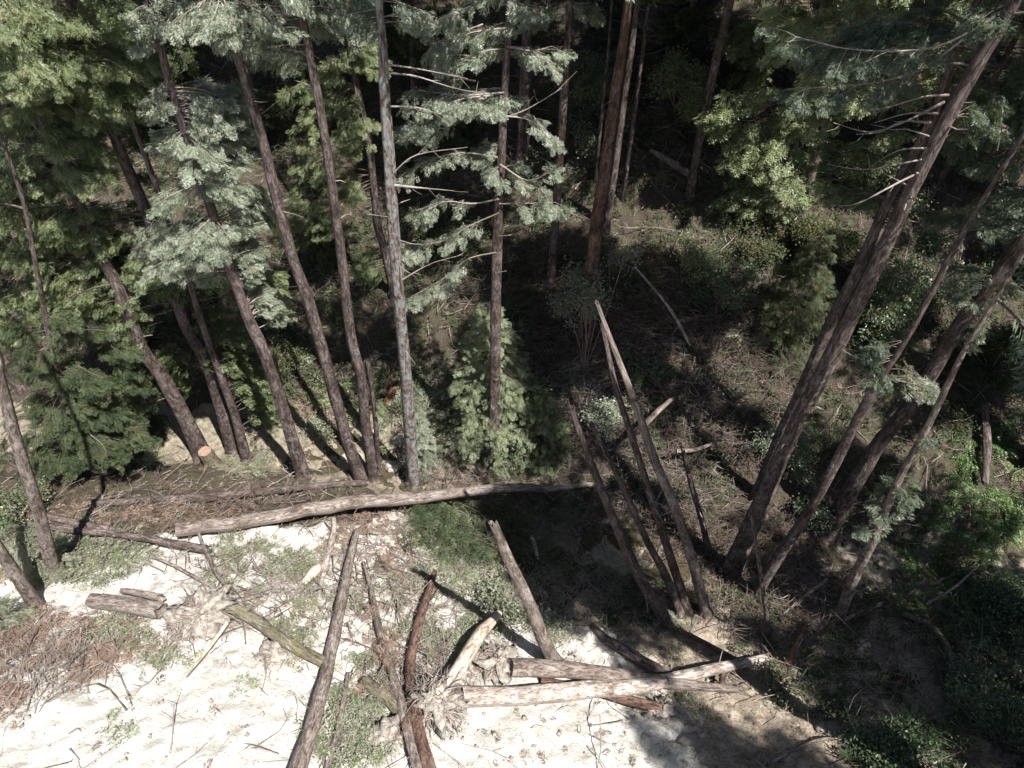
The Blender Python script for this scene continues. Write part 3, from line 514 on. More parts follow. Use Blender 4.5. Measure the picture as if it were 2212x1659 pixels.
# unseen trees added outside the picture, placed and sized for the shade they throw
OFF = [(14.2, 4.8, 34, 23), (16.4, -3.6, 20, 8), (22.8, 5.8), (18.5, -5), (24, -1), (24.5, 11), (24.5, 19.5), (26, 27), (30, 34), (20, 50), (8, 56), (-4, 54), (-16, 50), (-27, 40), (-28, 28)]
_G = G
for q, (x, y, *hh) in enumerate(OFF):
    z = float(height(A([x]), A([y]))[0]); base = A([x, y, z]); t = thing('redwood_tree', base, 'unseen redwood just outside the edges of the gully, added to throw shade', 'tree', 'unseen redwoods added outside the gully for shade')
    H, c0 = hh or (U(26, 32), 9); Pt = A([[x, y, z - 0.8], [x, y, z + 8], [x + U(-.4, .4), y, z + 20], [x + U(-.5, .5), y, z + H]]); P2, R2 = spline(Pt, [0.55, 0.42, 0.28, 0.04], 0.5)
    mb = MB(); tube(mb, P2, R2, 16, 0.1, q); mb.build('trunk', M['redwood'], t, base); fo, wo = MB(), MB()
    for k in range(110 if hh and c0 > 20 else 55):
        f = rng.random() ** 1.1; zz = z + c0 + (H - c0 - .5) * f; a = U(0, 6.283); L = 3.9 * (1.05 - 0.8 * f) * U(0.6, 1.1); at = A([np.interp(zz, P2[:, 2], P2[:, 0]), y, zz]); tip = at + A([math.cos(a) * L, math.sin(a) * L, -.2 * L])
        bough(fo, wo, at, tip, SP_LO, 0.95, 0.75, 0.04, 0.08, 0.5, 0.12)
    c = fo.build('crown', M['dark'], t, base); wo.build('limbs', M['twig'], c, base)

# young conifer in the middle, small ones elsewhere
def young(px, py, h, r, label, fol, name='young_redwood', dens=1.0, tint=0.5):
    b = G(px, py); t = thing(name, b, label, 'tree'); P2, R2 = spline(A([b - [0, 0, .3], b + [0, 0, h * .5], b + [Nn(.1), Nn(.1), h]]), [0.05 + h * .012, 0.04 + h * .006, 0.01], 0.3)
    mb = MB(); tube(mb, P2, R2, 10, 0.05, 1); mb.build('trunk', M['redwood'], t, b); fo, wo = MB(), MB()
    n = int(h * 15 * dens)
    for k in range(n):
        f = k / n; z = h * (0.04 + 0.95 * f); a = k * 2.4 + U(-.3, .3); L = r * (1.05 - f) ** 0.8 * U(0.65, 1.15) + 0.15
        at = b + [0, 0, z]; tip = at + A([math.cos(a) * L, math.sin(a) * L, U(-.5, .05) * L]); bough(fo, wo, at, tip, SP_HI, 0.28, 1.5, 0.009, 0.10, tint + Nn(.1), 0.2)
    c = fo.build('crown', M[fol], t, b); wo.build('limbs', M['twigdark'], c, b)
young(1070, 945, 9.2, 2.8, 'pale young conifer with a tiered crown around the dark middle trunk', 'sapling', dens=1.0, tint=.5)
young(1175, 960, 4.0, 1.5, 'low airy young conifer beside the tiered pale one, under leafy brush', 'yellow', dens=.8, tint=.4)
young(915, 1000, 4.6, 0.8, 'narrow pale sapling right against the lichen-streaked trunk', 'frost', dens=1.0)
young(110, 1235, 3.2, 1.3, 'pale sapling around the base of the sunlit trunk at the left edge', 'palegreen', dens=1.2)
young(10, 1350, 1.8, 0.9, 'small pale green sapling cut by the left edge above the brown branch pile', 'palegreen')
young(1700, 720, 6.0, 2.2, 'dark bushy young conifer in shade left of the thickest redwood', 'dark', dens=1.2, tint=.7)
young(310, 950, 4.0, 1.6, 'dark drooping young conifer in shade at left, below the green boughs', 'dark', dens=1.2)
young(590, 900, 4.0, 1.2, 'small yellow-green conifer on the lit bank left of the creek', 'yellow')
young(700, 560, 3.5, 1.3, 'shaded green sapling between two brown trunks at centre left', 'dark', tint=.8)

# ------------------------------------------------------------------ broad-leaved shrubs
def shrub(px, py, rx, h, label, fol='bay', n=None, tint=0.5, lift=0.0, group=None):
    b = G(px, py); t = thing('shrub', b, label, 'shrub', group); fo, wo = MB(), MB(); n = n or int(130 * rx * rx * h * 1.2) + 60
    c = b + [0, 0, lift + h * .55]
    stems = [c + A([Nn(rx * .55), Nn(rx * .55), Nn(h * .26)]) for _ in range(9)]
    for s_ in stems:
        mid = (b + s_) / 2 + Nn(.12, 3); tube(wo, spline(A([b - [0, 0, .1], mid, s_]), [.03, .02, .008], .25)[0], .018, 5, 0, 1, False)
        for _ in range(3):
            e = s_ + Nn(rx * .35, 3); tube(wo, [mid + (s_ - mid) * U(.2, .9), (s_ + e) / 2, e], [.012, .008, .004], 4, 0, 1, False)
    q = Nn(1, (n, 3)); q /= np.linalg.norm(q, axis=1)[:, None]; q *= (rng.random(n) ** .45)[:, None]; pos = c + q * [rx, rx, h * .6]
    k2 = rng.integers(0, 9, n); pos = A(stems)[k2] + q * [rx * .5, rx * .5, h * .28] * U(.5, 1.3, 9)[k2][:, None]; pos[:, 2] = np.maximum(pos[:, 2], height(pos[:, 0], pos[:, 1]) + .03)
    keep = fbm(pos[:, 0] * 1.0 + pos[:, 2], pos[:, 1], 0.6, 3) > -0.10; pos = pos[keep]; m = len(pos)
    put(fo, LEAFY, pos, Nn(1, (m, 3)), A([0, 0, 1]) + Nn(.4, (m, 3)), U(.28, .6, m), np.clip(tint + Nn(.18, m), 0, .93))
    fo.build('leaves', M[fol], t, b); wo.build('stem', M['twig'], t, b)
SH = [(1262, 800, 1.4, 2.0, 'leafy bush on bare stems in front of the reddish-barked redwood', 'palegreen', .6), (1560, 640, 1.5, 1.6, 'silvery leafy bush on the lit patch of far bank', 'bay', .7), (1470, 590, .7, 2.2, 'small yellowish bush with bare stems beneath the lone bank redwood', 'yellow', .8),
      (1960, 700, 2.0, 4.0, 'large speckled glossy-leaved bush right of the thickest redwood', 'bay', .75), (1880, 420, 1.3, 2.4, 'bright glossy bush behind dead branches at upper right', 'bay', .8), (1290, 240, 1.5, 2.4, 'silvery bush beside the reddish redwood at the top', 'bay', .8),
      (1455, 230, 1.6, 2.2, 'green bush on the lit ground near the top centre', 'yellow', .7), (1245, 330, 1.5, 1.6, 'light green low bush between the two slim trunks at top centre', 'palegreen', .4), (1160, 900, 1.6, 1.8, 'leafy brush to the right of the tiered young conifer', 'bay', .7),
      (1290, 930, 1.0, 1.6, 'pale leafy brush left of the crossing leaning trunks', 'frost', .6), (1390, 800, 1.0, 1.2, 'small green bush beneath the crossed leaning trunks', 'bay', .6), (30, 1130, 1.3, 1.8, 'silvery bush behind the sunlit trunk at the left edge', 'bay', .8),
      (700, 930, .8, .8, 'rounded bright bush beside the creek pool', 'palegreen', .6), (1180, 1340, .8, 1.1, 'silvery bush pressed against the leaning trunk behind the paired logs', 'frost', .8), (1090, 1330, .9, .9, 'green bush beside the barkless white log', 'palegreen', .4),
      (1700, 1010, 1.0, 1.8, 'shaded sprouting bush beside the thickest redwood', 'blue', .6), (1770, 1120, .8, 1.3, 'dim bush between the bases of two slanting trunks', 'blue', .5), (2060, 1230, 1.0, 1.0, 'dark bush behind the green fern bank at right', 'dark', .8),
      (2140, 800, 2.0, 2.2, 'very dark bush on the bank near the right edge', 'dark', .6), (1870, 1640, 1.5, 1.3, 'dark green bush on shaded soil at the bottom right', 'bay', .35), (2080, 1480, 1.3, 1.2, 'blue-green bush above the curved mossy log', 'blue', .5),
      (2150, 1600, 1.5, 1.4, 'deep green bush in the bottom right corner', 'bay', .4), (1660, 1480, .7, .6, 'scruffy small bush by the tip of the pale-barked log', 'dark', .8), (1465, 1440, .5, .5, 'tiny green bush where two logs meet', 'yellow', .5),
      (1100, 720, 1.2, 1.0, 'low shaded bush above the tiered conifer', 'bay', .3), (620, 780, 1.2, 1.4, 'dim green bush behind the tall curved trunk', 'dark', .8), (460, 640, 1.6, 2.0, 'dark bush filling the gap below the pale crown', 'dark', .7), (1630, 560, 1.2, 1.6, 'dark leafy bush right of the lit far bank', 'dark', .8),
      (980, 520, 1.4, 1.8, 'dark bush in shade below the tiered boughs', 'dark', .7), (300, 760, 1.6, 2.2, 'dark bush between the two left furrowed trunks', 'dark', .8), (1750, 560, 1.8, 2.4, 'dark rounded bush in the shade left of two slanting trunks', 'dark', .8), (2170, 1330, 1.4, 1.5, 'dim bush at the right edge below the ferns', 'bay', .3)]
for q, (x, y, r, h, lb, fo_, tn) in enumerate(SH): shrub(x, y, r, h, lb, fo_, tint=tn, lift=3.6 if q == 0 else 0.0)
# ferns
FN = [(2130, 960, 'bright'), (2080, 1040, ''), (2150, 1060, ''), (2010, 1120, ''), (2110, 1110, ''), (2180, 1150, ''), (2060, 1170, ''), (2190, 1010, ''), (2140, 1200, ''), (2030, 1250, ''), (1990, 1320, ''), (2100, 1290, ''), (2040, 1400, ''), (2190, 1260, ''), (2170, 910, ''), (2120, 1390, ''),
      (1960, 1210, ''), (2030, 1600, ''), (2100, 1560, ''), (1960, 1340, ''), (2200, 1100, ''), (2090, 980, ''), (2160, 1120, ''), (2050, 1090, ''), (2110, 1170, '')]
ferns = [(x, y, 'bright green fern on the shaded bank at the right edge of the gully', 'ferns on the right bank') for x, y, _ in FN]
ferns += [(x + Nn(26), y + Nn(26), lb, gp) for (x, y, lb, gp) in ferns for _ in range(2)]
ferns += [(x, y, 'sword fern on the dark litter of the far bank', 'ferns on the far bank') for x, y in [(590, 790), (630, 780), (660, 770), (740, 830), (700, 860), (770, 880), (890, 480), (900, 560), (1210, 905), (1430, 870), (1190, 940), (1180, 1000), (1480, 250), (1560, 300), (650, 560), (690, 830), (1430, 380), (1520, 560), (270, 920), (320, 1000), (560, 850), (1590, 720), (1640, 700), (1130, 1010), (1010, 830)]]
for (x, y, lb, gp) in ferns:
    b = G(x, y); mb = MB(); right = 'right' in gp
    for k in range(1):
        p = b
        put(mb, FERN, p[None], A([[math.cos(x), math.sin(x), 0.]]), A([[0, -.3, 1.]]), U(.75, 1.15), .5 + Nn(.15))
    o = mb.build('fern', M['fern' if right else 'yellow'], None, b); props(o, lb, 'fern', gp)

# ------------------------------------------------------------------ fallen logs
def log(pts, label, mat='redwood', name='fallen_log', lift=0.0, jag=0.25, stubs=0, sides=18, flute=0.09, cat='log', needles=0):
    P = []; R = []
    for (x, y, wd) in pts:
        p = G(x, y, 0.3); r = wd * proj(p)[2][0] / F / 2; p = G(x, y, lift + r * 0.75); P.append(p); R.append(r)
    P = A(P)
    if len(P) > 2:               # logs are stiff: ease heights towards the straight line
        t = np.linspace(0, 1, len(P)); lin = P[0][2] + (P[-1][2] - P[0][2]) * t; up_ = np.maximum(lin, P[:, 2]) * .6 + P[:, 2] * .4
        for q, (x, y, wd) in enumerate(pts):
            v = ray(x, y)[0]; P[q] = CAM + v * ((up_[q] - CAM[2]) / v[2])
    P2, R2 = spline(P, R, 0.25); P2 = P2 + np.stack([fbm(P2[:, 0] * 1.0 + k_ * 9, P2[:, 1], 2.0, 2) for k_ in (1, 2, 3)], 1) * R2[:, None] * .7; b = P2[0].copy(); multi = stubs or needles
    mb = MB(); tube(mb, P2, R2, sides, flute, rng.uniform(0, 9), True, jag)
    if not multi: return props(mb.build(name, M[mat], None, b), label, cat)
    t = thing(name, b, label, cat); mb.build('log_body', M[mat], t, b)
    for q in range(stubs):
        k = rng.integers(2, len(P2) - 2); d = Nn(1, 3); d[2] = abs(d[2]); d /= np.linalg.norm(d); L = U(.15, .7) + R2[k]
        wb = MB(); tube(wb, [P2[k], P2[k] + d * L * .6, P2[k] + d * L + Nn(.04, 3)], [.022, .014, .006], 5, 0, 1, False); wb.build('branch_stub', M['twig'], t, b)
    if needles:
        fb = MB()
        for q in range(needles):
            k = rng.integers(0, len(P2)); d = Nn(1, 3); d[2] = abs(d[2]) * .3; d /= np.linalg.norm(d); bough(fb, None, P2[k], P2[k] + d * U(.5, 1.3), SP_HI, .35, 1, 0, 0, .5, .2)
        fb.build('dead_needles', M['brown'], t, b)
    return t
log([(385, 1143, 30), (600, 1110, 30), (760, 1085, 29), (900, 1070, 26), (1050, 1060, 20), (1180, 1054, 15), (1302, 1046, 9)], 'longest fallen log, bridging the creek across the middle of the gully', 'grey', lift=0.5, stubs=8)
log([(200, 1085, 14), (400, 1075, 18), (560, 1062, 17), (785, 1043, 12)], 'dark log lying parallel behind the longest creek log', 'redwood', lift=.2, stubs=2)
log([(96, 1113, 15), (165, 1128, 16), (245, 1146, 15)], 'short dark log beside the base of the sunlit left trunk', 'redwood', lift=.1)
log([(60, 1130, 12), (180, 1147, 14), (330, 1165, 17), (444, 1187, 19)], 'dark log in shadow running right from the left edge trunk', 'redwood', lift=.35, stubs=3)
log([(195, 1297, 30), (270, 1308, 34), (345, 1318, 36)], 'thick grey log on the slide ending at the left root ball', 'grey', lift=.35)
log([(262, 1276, 12), (345, 1290, 16)], 'thin split log lying against the thick one by the left root ball', 'grey', lift=.35)
log([(470, 1290, 26), (560, 1345, 24), (640, 1400, 24), (700, 1432, 24)], 'dull mossy log running down right from the left root ball', 'mossy', lift=.3, stubs=3)
log([(790, 1475, 26), (830, 1510, 26), (865, 1548, 24)], 'short mossy log beneath two long thin poles at bottom centre', 'mossy', lift=.1)
log([(770, 1148, 14), (755, 1220, 19), (738, 1300, 23), (714, 1420, 27), (680, 1540, 33), (640, 1665, 40)], 'long straight grey-brown trunk lying down the slide at lower left centre', 'grey', lift=.35, stubs=3)
log([(752, 1455, 8), (735, 1550, 12), (705, 1665, 15)], 'thin pole lying beside the lower end of the long straight trunk', 'grey', lift=.15)
log([(785, 1215, 6), (800, 1270, 10), (815, 1345, 14), (842, 1440, 17), (870, 1545, 21), (905, 1665, 28)], 'slim bending pole lying across the slide with brown needles caught midway', 'grey', lift=.25, stubs=3, needles=8)
log([(938, 1235, 12), (915, 1310, 19), (893, 1390, 22), (885, 1470, 23), (898, 1560, 27), (930, 1670, 38)], 'reddish-brown trunk crossing the slim pole at the bottom of the frame', 'redwood_red', lift=.3, stubs=2)
log([(1080, 1325, 14), (1045, 1365, 27), (1010, 1415, 30), (965, 1475, 32), (945, 1500, 30)], 'barkless white curved log sticking out of the middle root ball', 'bare', lift=.9)
log([(1100, 1443, 40), (1200, 1448, 36), (1330, 1460, 32), (1470, 1480, 24), (1590, 1492, 14)], 'furrowed grey log lying behind the pale-barked log', 'grey', lift=.4)
log([(990, 1500, 42), (1100, 1500, 40), (1250, 1494, 37), (1400, 1478, 31), (1540, 1450, 24), (1655, 1418, 16)], 'big pale-barked log reaching right from the middle root ball', 'pale', lift=.5, stubs=4)
log([(1170, 1470, 18), (1290, 1495, 20), (1425, 1530, 24)], 'partly hidden log under the paired logs, with a small root ball', 'redwood_red', lift=.1)
log([(1280, 1350, 12), (1320, 1383, 20), (1380, 1425, 24), (1445, 1462, 24)], 'single dark furrowed log on the soil above the paired logs', 'redwood', lift=.15)
log([(1380, 1322, 8), (1480, 1365, 11), (1590, 1425, 12)], 'thin brown pole at the foot of the leaning trunk fan', 'redwood_red', lift=.2, stubs=2)
log([(1020, 893, 12), (1000, 935, 18), (975, 980, 20)], 'short light brown broken log standing out behind the lichen trunk brush', 'pale', lift=.2)
log([(870, 750, 5), (850, 800, 8), (832, 850, 11)], 'narrow reddish log leaning on the far bank beside the creek', 'redwood_red', lift=.2)
log([(1365, 940, 13), (1400, 908, 12), (1445, 868, 9)], 'short grey broken trunk laid across the two long leaning trunks', 'grey', lift=2.6, stubs=2)
log([(1460, 975, 10), (1500, 972, 9), (1530, 962, 7)], 'short broken limb right of the leaning trunks', 'grey', lift=1.5)
log([(1460, 908, 5), (1510, 865, 6), (1550, 825, 4)], 'thin straight pole on the shaded bank right of the crossed trunks', 'grey', lift=.3)
log([(1370, 575, 4), (1425, 640, 6), (1460, 690, 7), (1487, 738, 6)], 'thin bowed pale stem arching over the far bank', 'pale', lift=1.0, name='bowed_stem', flute=0)
log([(1405, 325, 10), (1445, 345, 15), (1485, 368, 18)], 'dim old log on the far bank by the lone bank redwood', 'grey', lift=.1)
log([(1370, 755, 6), (1410, 810, 9), (1450, 870, 8)], 'dim leaning stem right of the leaning trunks', 'redwood_red', lift=.5)
log([(1692, 1326, 5), (1735, 1290, 7), (1782, 1254, 7)], 'thin pale stick in front of the dead twiggy bush at lower right', 'pale', lift=.6)
log([(1950, 1325, 11), (2010, 1350, 12), (2045, 1395, 14), (2056, 1445, 14)], 'curved mossy branch arching on the dark right bank', 'mossy', lift=.3)
log([(2145, 1440, 8), (2140, 1475, 12), (2085, 1525, 16), (2010, 1550, 17), (1985, 1556, 10)], 'curved grey log at the bottom right among dark bushes', 'grey', lift=.15)
log([(2130, 870, 14), (2135, 960, 18), (2128, 1035, 14)], 'dark upright log among the ferns near the right edge', 'redwood', lift=.5)
log([(1820, 1340, 9), (1860, 1325, 10), (1900, 1305, 7)], 'pale short log at the base of the grey leaning trunk', 'bare', lift=.1)
log([(1960, 1280, 9), (2010, 1262, 8), (2060, 1240, 5)], 'grey crooked limb below the ferns on the right', 'grey', lift=.2)
log([(2000, 1305, 6), (2060, 1270, 5), (2110, 1225, 4)], 'thin bare limb rising right beneath the fern bank', 'twig', lift=.6)
log([(1558, 1490, 14), (1562, 1465, 12), (1565, 1432, 9)], 'short upright broken limb at the end of the pale-barked log', 'redwood_red', lift=.4, cat='limb', name='broken_limb')
log([(1665, 1465, 14), (1655, 1440, 12), (1648, 1412, 8)], 'second short broken limb, right of the pale-barked log tip', 'grey', lift=.3, cat='limb', name='broken_limb')
log([(1700, 1425, 14), (1722, 1385, 11), (1742, 1345, 5)], 'bright orange splintered wood spike in the shaded soil', 'splinter', lift=.3, name='splintered_wood', cat='wood')
log([(834, 872, 14), (850, 842, 16)], 'orange splintered chunk by the creek behind the lichen trunk', 'splinter', lift=.2, name='splintered_wood', cat='wood')
log([(655, 1262, 14), (680, 1238, 24), (698, 1222, 16)], 'white split wood chunk on the slide, left of the long straight trunk', 'bare', lift=.15, name='split_wood', cat='wood')
log([(722, 1120, 9), (718, 1160, 13), (705, 1220, 13), (690, 1280, 9)], 'long reddish split slab near the top of the slide', 'pale', lift=.15, name='split_wood', cat='wood')
log([(425, 1140, 5), (440, 1180, 9), (470, 1240, 9), (500, 1275, 7)], 'dark crooked stick running down to the left root ball', 'grey', lift=.45)
log([(320, 1198, 5), (380, 1225, 7), (450, 1262, 7)], 'bowed thin branch on the white soil above the left root ball', 'grey', lift=.25, flute=0)
log([(490, 1345, 9), (455, 1395, 7), (405, 1458, 3)], 'pointed pale root stick below the left root ball', 'bare', lift=.6)
log([(1750, 1552, 7), (1790, 1520, 6), (1830, 1470, 4)], 'dark thin stick on the shaded tan soil', 'redwood', lift=.1)
log([(1830, 1595, 6), (1760, 1600, 8), (1660, 1650, 7)], 'thin grey stick at the bottom on shaded soil', 'grey', lift=.1)
log([(1925, 1495, 18), (1950, 1470, 14)], 'small broken log stub among leaves at lower right', 'redwood_red', lift=.1)
log([(1150, 1160, 10), (1160, 1200, 8)], 'small pale broken stump stick in the dark behind the leaning trunk', 'pale', lift=.3)

# root balls
def rootball(px, py, r, label, lift=0.2, roots=60, flat=0.6):
    b = G(px, py, lift); t = thing('root_ball', b, label, 'root ball'); mb = MB(); n1, n2 = 34, 20
    th, ph = np.meshgrid(np.linspace(0, 2 * np.pi, n1, endpoint=False), np.linspace(0.02, np.pi - .02, n2)); d = np.stack([np.sin(ph) * np.cos(th), np.sin(ph) * np.sin(th), np.cos(ph)], -1).reshape(-1, 3)
    rr = r * .72 * (1 + 1.5 * fbm(d[:, 0] * 2 + px, d[:, 1] * 2 + d[:, 2] * 1.7, .9, 4, .6)); V = b + d * rr[:, None] * [1, .9, flat]
    i = (np.arange(n2 - 1)[:, None] * n1 + np.arange(n1)[None]); j = (np.arange(n2 - 1)[:, None] * n1 + (np.arange(n1)[None] + 1) % n1)
    mb.add(V, np.stack([i, j, j + n1, i + n1], -1).reshape(-1, 4)); mb.build('soil_clod', M['dirt'], t, b)
    wb = MB()
    for k in range(roots * 2):
        d = Nn(1, 3); d[2] = d[2] * .7 + .1; d /= np.linalg.norm(d); s = b + d * r * U(.35, .75) * [1, 1, flat]; L = r * U(.35, 1.0); P = [s]; d = d + Nn(.5, 3)
        for q in range(5): d = d / np.linalg.norm(d) + Nn(.30, 3) - A([0, 0, .34]); P.append(P[-1] + d / np.linalg.norm(d) * L / 5)
        P = A(P); P[:, 2] = np.maximum(P[:, 2], height(P[:, 0], P[:, 1]) + .01); r0 = .006 + .05 * rng.random() ** 7; Pk, Rk = spline(P, np.linspace(r0, .004, 6), .1); tube(wb, Pk, Rk, 4, 0, k, False)
    wb.build('roots', M['twig'], t, b)
rootball(440, 1320, 1.0, 'dusty white upturned root ball at left on the slide', .75, 240)
rootball(400, 1345, .7, 'second clump of grey roots hanging under the left root ball', .5, 200)
rootball(590, 1415, .6, 'low tangle of roots below the mossy log', .1, 70, .4)
rootball(940, 1515, 1.05, 'big dusty root ball at the end of the pale-barked log', .7, 280)
rootball(1075, 1430, .8, 'brown root ball at the end of the furrowed grey log', .5, 160)
rootball(1430, 1530, .55, 'small dusty root ball below the right end of the paired logs', .15, 60)
rootball(840, 1600, .6, 'low white root clump by the slim pole near the bottom', .1, 60, .4)
# sawn stump
b = G(462, 1004); t = thing('tree_stump', b, 'sawn stump with pinkish cut top at the foot of the dark left redwood', 'stump'); r = .36
mb = MB(); P2, R2 = spline(A([b - [0, 0, .4], b + [-.05, 0, .5], b + [-.1, 0, 1.15]]), [r * 1.3, r, r * .92], .1); tube(mb, P2, R2, 20, .1, 3); mb.build('trunk', M['mossy'], t, b)
mb = MB(); tube(mb, [P2[-1] + [0, 0, .005], P2[-1] + [0, 0, .03]], [R2[-1] * .97, R2[-1] * .95], 20, 0, 2); mb.build('cut_face', M['cut'], t, b)
for (x, y, r, lb, mt) in [(1862, 1395, .4, 'pointed pale rock on the dark soil at lower right', 'rock'), (1495, 1605, .35, 'flat grey slab of rock on shaded soil near the bottom', 'rockdark'), (870, 950, .5, 'rounded pale boulder in the creek by the lichen trunk', 'rock'), (850, 1010, .4, 'pale rock at the creek edge below the lichen trunk', 'rock'), (760, 985, .55, 'flat pale rock slab in the creek', 'rock'), (1790, 1575, .3, 'grey rock on the shaded tan soil', 'rockdark'), (1480, 1470, .2, 'small pale rock by the paired logs', 'rock')]:
    b = G(x, y); mb = MB(); th, ph = np.meshgrid(np.linspace(0, 2 * np.pi, 18, endpoint=False), np.linspace(0.02, np.pi - .02, 12)); d = np.stack([np.sin(ph) * np.cos(th), np.sin(ph) * np.sin(th), np.cos(ph)], -1).reshape(-1, 3)
    V = b + d * (r * (1 + .6 * fbm(d[:, 0] + x, d[:, 1] + d[:, 2], .9, 3)))[:, None] * [1.2, .8, .6]; i = (np.arange(11)[:, None] * 18 + np.arange(18)[None]); j = (np.arange(11)[:, None] * 18 + (np.arange(18)[None] + 1) % 18)
    mb.add(V, np.stack([i, j, j + 18, i + 18], -1).reshape(-1, 4)); props(mb.build('rock', M[mt], None, b, False), lb, 'rock')

# ------------------------------------------------------------------ uncountable litter, brush and twigs
def scatter_regions(regs, dens):
    out = []
    for r in regs:
        cx, cy, rx, ry = r[:4]; k = r[4] if len(r) > 4 else 1; c = G(cx, cy); s = proj(c)[2][0] / F; n = int(dens * k * rx * ry * s * s * 3.14 * 1.4)
        a = U(0, 6.283, n); q = np.sqrt(rng.random(n)) * (1 + .35 * np.sin(3 * a + cx) * rng.random(n)); out.append(hit(cx + rx * q * np.cos(a), cy + ry * q * np.sin(a)))
    return np.vstack(out)
def sprays_on(mb, P, tp, s0, s1, tint, hmax=.12, cl=1.0):
    keep = fbm(P[:, 0], P[:, 1], 1.3, 3) > -0.16 * cl; P = P[keep]; n = len(P); a = U(0, 6.283, n); D = np.stack([np.cos(a), np.sin(a), U(-.35, .25, n)], 1)
    put(mb, tp, P + A([0, 0, 1]) * U(0.01, hmax, n)[:, None], D, A([0, 0, 1]) + Nn(.35, (n, 3)), U(s0, s1, n), np.clip(tint + Nn(.2, n), 0, .97))
BR = [(70, 1400, 150, 60, 2.6), (60, 1470, 120, 50, 2.6), (160, 1440, 90, 60, 2), (200, 1380, 120, 50, 1.6), (10, 1520, 60, 40, 1.5), (330, 1400, 60, 40, .4), (60, 1340, 90, 40), (780, 1170, 90, 50, 1), (720, 1200, 50, 60, .6), (860, 1130, 80, 30, .8), (850, 1390, 70, 25, 1.2), (880, 1240, 60, 50, .5), (900, 1420, 60, 30, .6), (1060, 1050, 130, 30, 1.3), (1140, 1060, 70, 40, .8),
      (520, 1330, 60, 40, .6), (700, 880, 90, 50, .6), (930, 1020, 30, 30, 1), (1240, 840, 50, 60, 1.2), (1450, 760, 110, 70, .8), (1560, 650, 80, 80, .6), (1250, 740, 120, 40, .7), (1750, 1170, 60, 60, .7), (1200, 1090, 100, 50, .6), (1550, 1270, 70, 50, .8), (1320, 350, 120, 60, .5), (260, 1120, 200, 30, .6), (400, 1100, 200, 20, .5), (1210, 1290, 80, 30, .6), (560, 1290, 100, 60, .3), (900, 1300, 80, 60, .4), (830, 1560, 60, 60, .3), (1350, 1300, 100, 30, .5), (1000, 1460, 60, 30, .5), (700, 1300, 160, 120, .25), (860, 1480, 90, 90, .35)]
mb = MB(); P = scatter_regions(BR, 48); sprays_on(mb, P, SP_LO, .16, .40, .5, .2)
props(mb.build('dead_needle_sprays', M['brown']), 'rusty dead redwood sprays strewn over the slide and bank', 'dead sprays', kind='stuff')
GR = [(590, 1240, 130, 60, 1), (520, 1190, 60, 40, .8), (680, 1320, 110, 60, 1), (640, 1250, 90, 60, .5), (770, 1500, 70, 90, 1.3), (720, 1600, 50, 60, 1), (780, 1610, 60, 60, .6), (960, 1360, 80, 50, 1), (980, 1420, 70, 40, .7), (1080, 1330, 90, 50, 1), (1000, 1250, 130, 40, .9), (940, 1160, 70, 50, .8), (150, 1210, 130, 60, 1), (270, 1190, 70, 40, .8), (250, 1370, 80, 40, .8), (360, 1420, 60, 30, .5),
      (530, 1450, 50, 40, .7), (1230, 1270, 120, 40, .9), (1200, 1350, 50, 50, .6), (1300, 1270, 60, 40, .8), (640, 1410, 70, 40, .3), (250, 1580, 40, 30, .3), (1460, 1550, 60, 60, .5), (1440, 1360, 80, 40, .4), (1000, 870, 120, 80, .7), (920, 900, 60, 80, 1), (950, 980, 80, 50, 1.1), (1130, 1100, 150, 70, .6), (830, 1290, 40, 60, .6), (560, 1000, 90, 30, .8), (850, 900, 40, 60, .6)]
mb = MB(); P = scatter_regions(GR, 26); sprays_on(mb, P, LEAFY, .16, .36, .5, .35, .7); P = scatter_regions(GR, 26); sprays_on(mb, P, SP_LO, .2, .5, .6, .3, .8)
props(mb.build('leafy_brush', M['palegreen']), 'pale green leafy brush growing and lying over the slide', 'brush', kind='stuff')
P = scatter_regions(GR, 12); mb = MB(); sprays_on(mb, P, SP_HI, .2, .5, .6, .3)
props(mb.build('fallen_green_sprays', M['yellow']), 'torn green redwood sprays lying on the slide', 'fallen sprays', kind='stuff')
# undergrowth on the banks
n = 60000; X = U(-32, 34, n); Y = U(4, 62, n); D_ = Y - np.interp(X, CX, CY); ok = ((D_ > 2.6) | ((D_ < -1.5) & (X > 9 + .4 * (12 - Y))) | ((D_ < -1.2) & (D_ > -4.5) & (X > -3))) & (fbm(X, Y, 2.0, 4) > -.2)
X, Y = X[ok], Y[ok]; P = np.stack([X, Y, height(X, Y)], 1)
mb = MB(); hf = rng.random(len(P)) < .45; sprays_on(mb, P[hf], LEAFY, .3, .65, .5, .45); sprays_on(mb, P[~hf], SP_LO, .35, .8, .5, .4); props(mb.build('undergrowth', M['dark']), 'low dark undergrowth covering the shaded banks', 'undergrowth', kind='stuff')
n = 26000; X = U(-30, 32, n); Y = U(3, 60, n); P = np.stack([X, Y, height(X, Y)], 1); pl_ = pale_at(X, Y); P = P[rng.random(n) > pl_ * .80]
mb = MB(); sprays_on(mb, P, SP_LO, .18, .4, .5, .05, 2); props(mb.build('leaf_litter', M['leaf_litter']), 'brown leaf and needle litter over the forest floor', 'litter', kind='stuff')
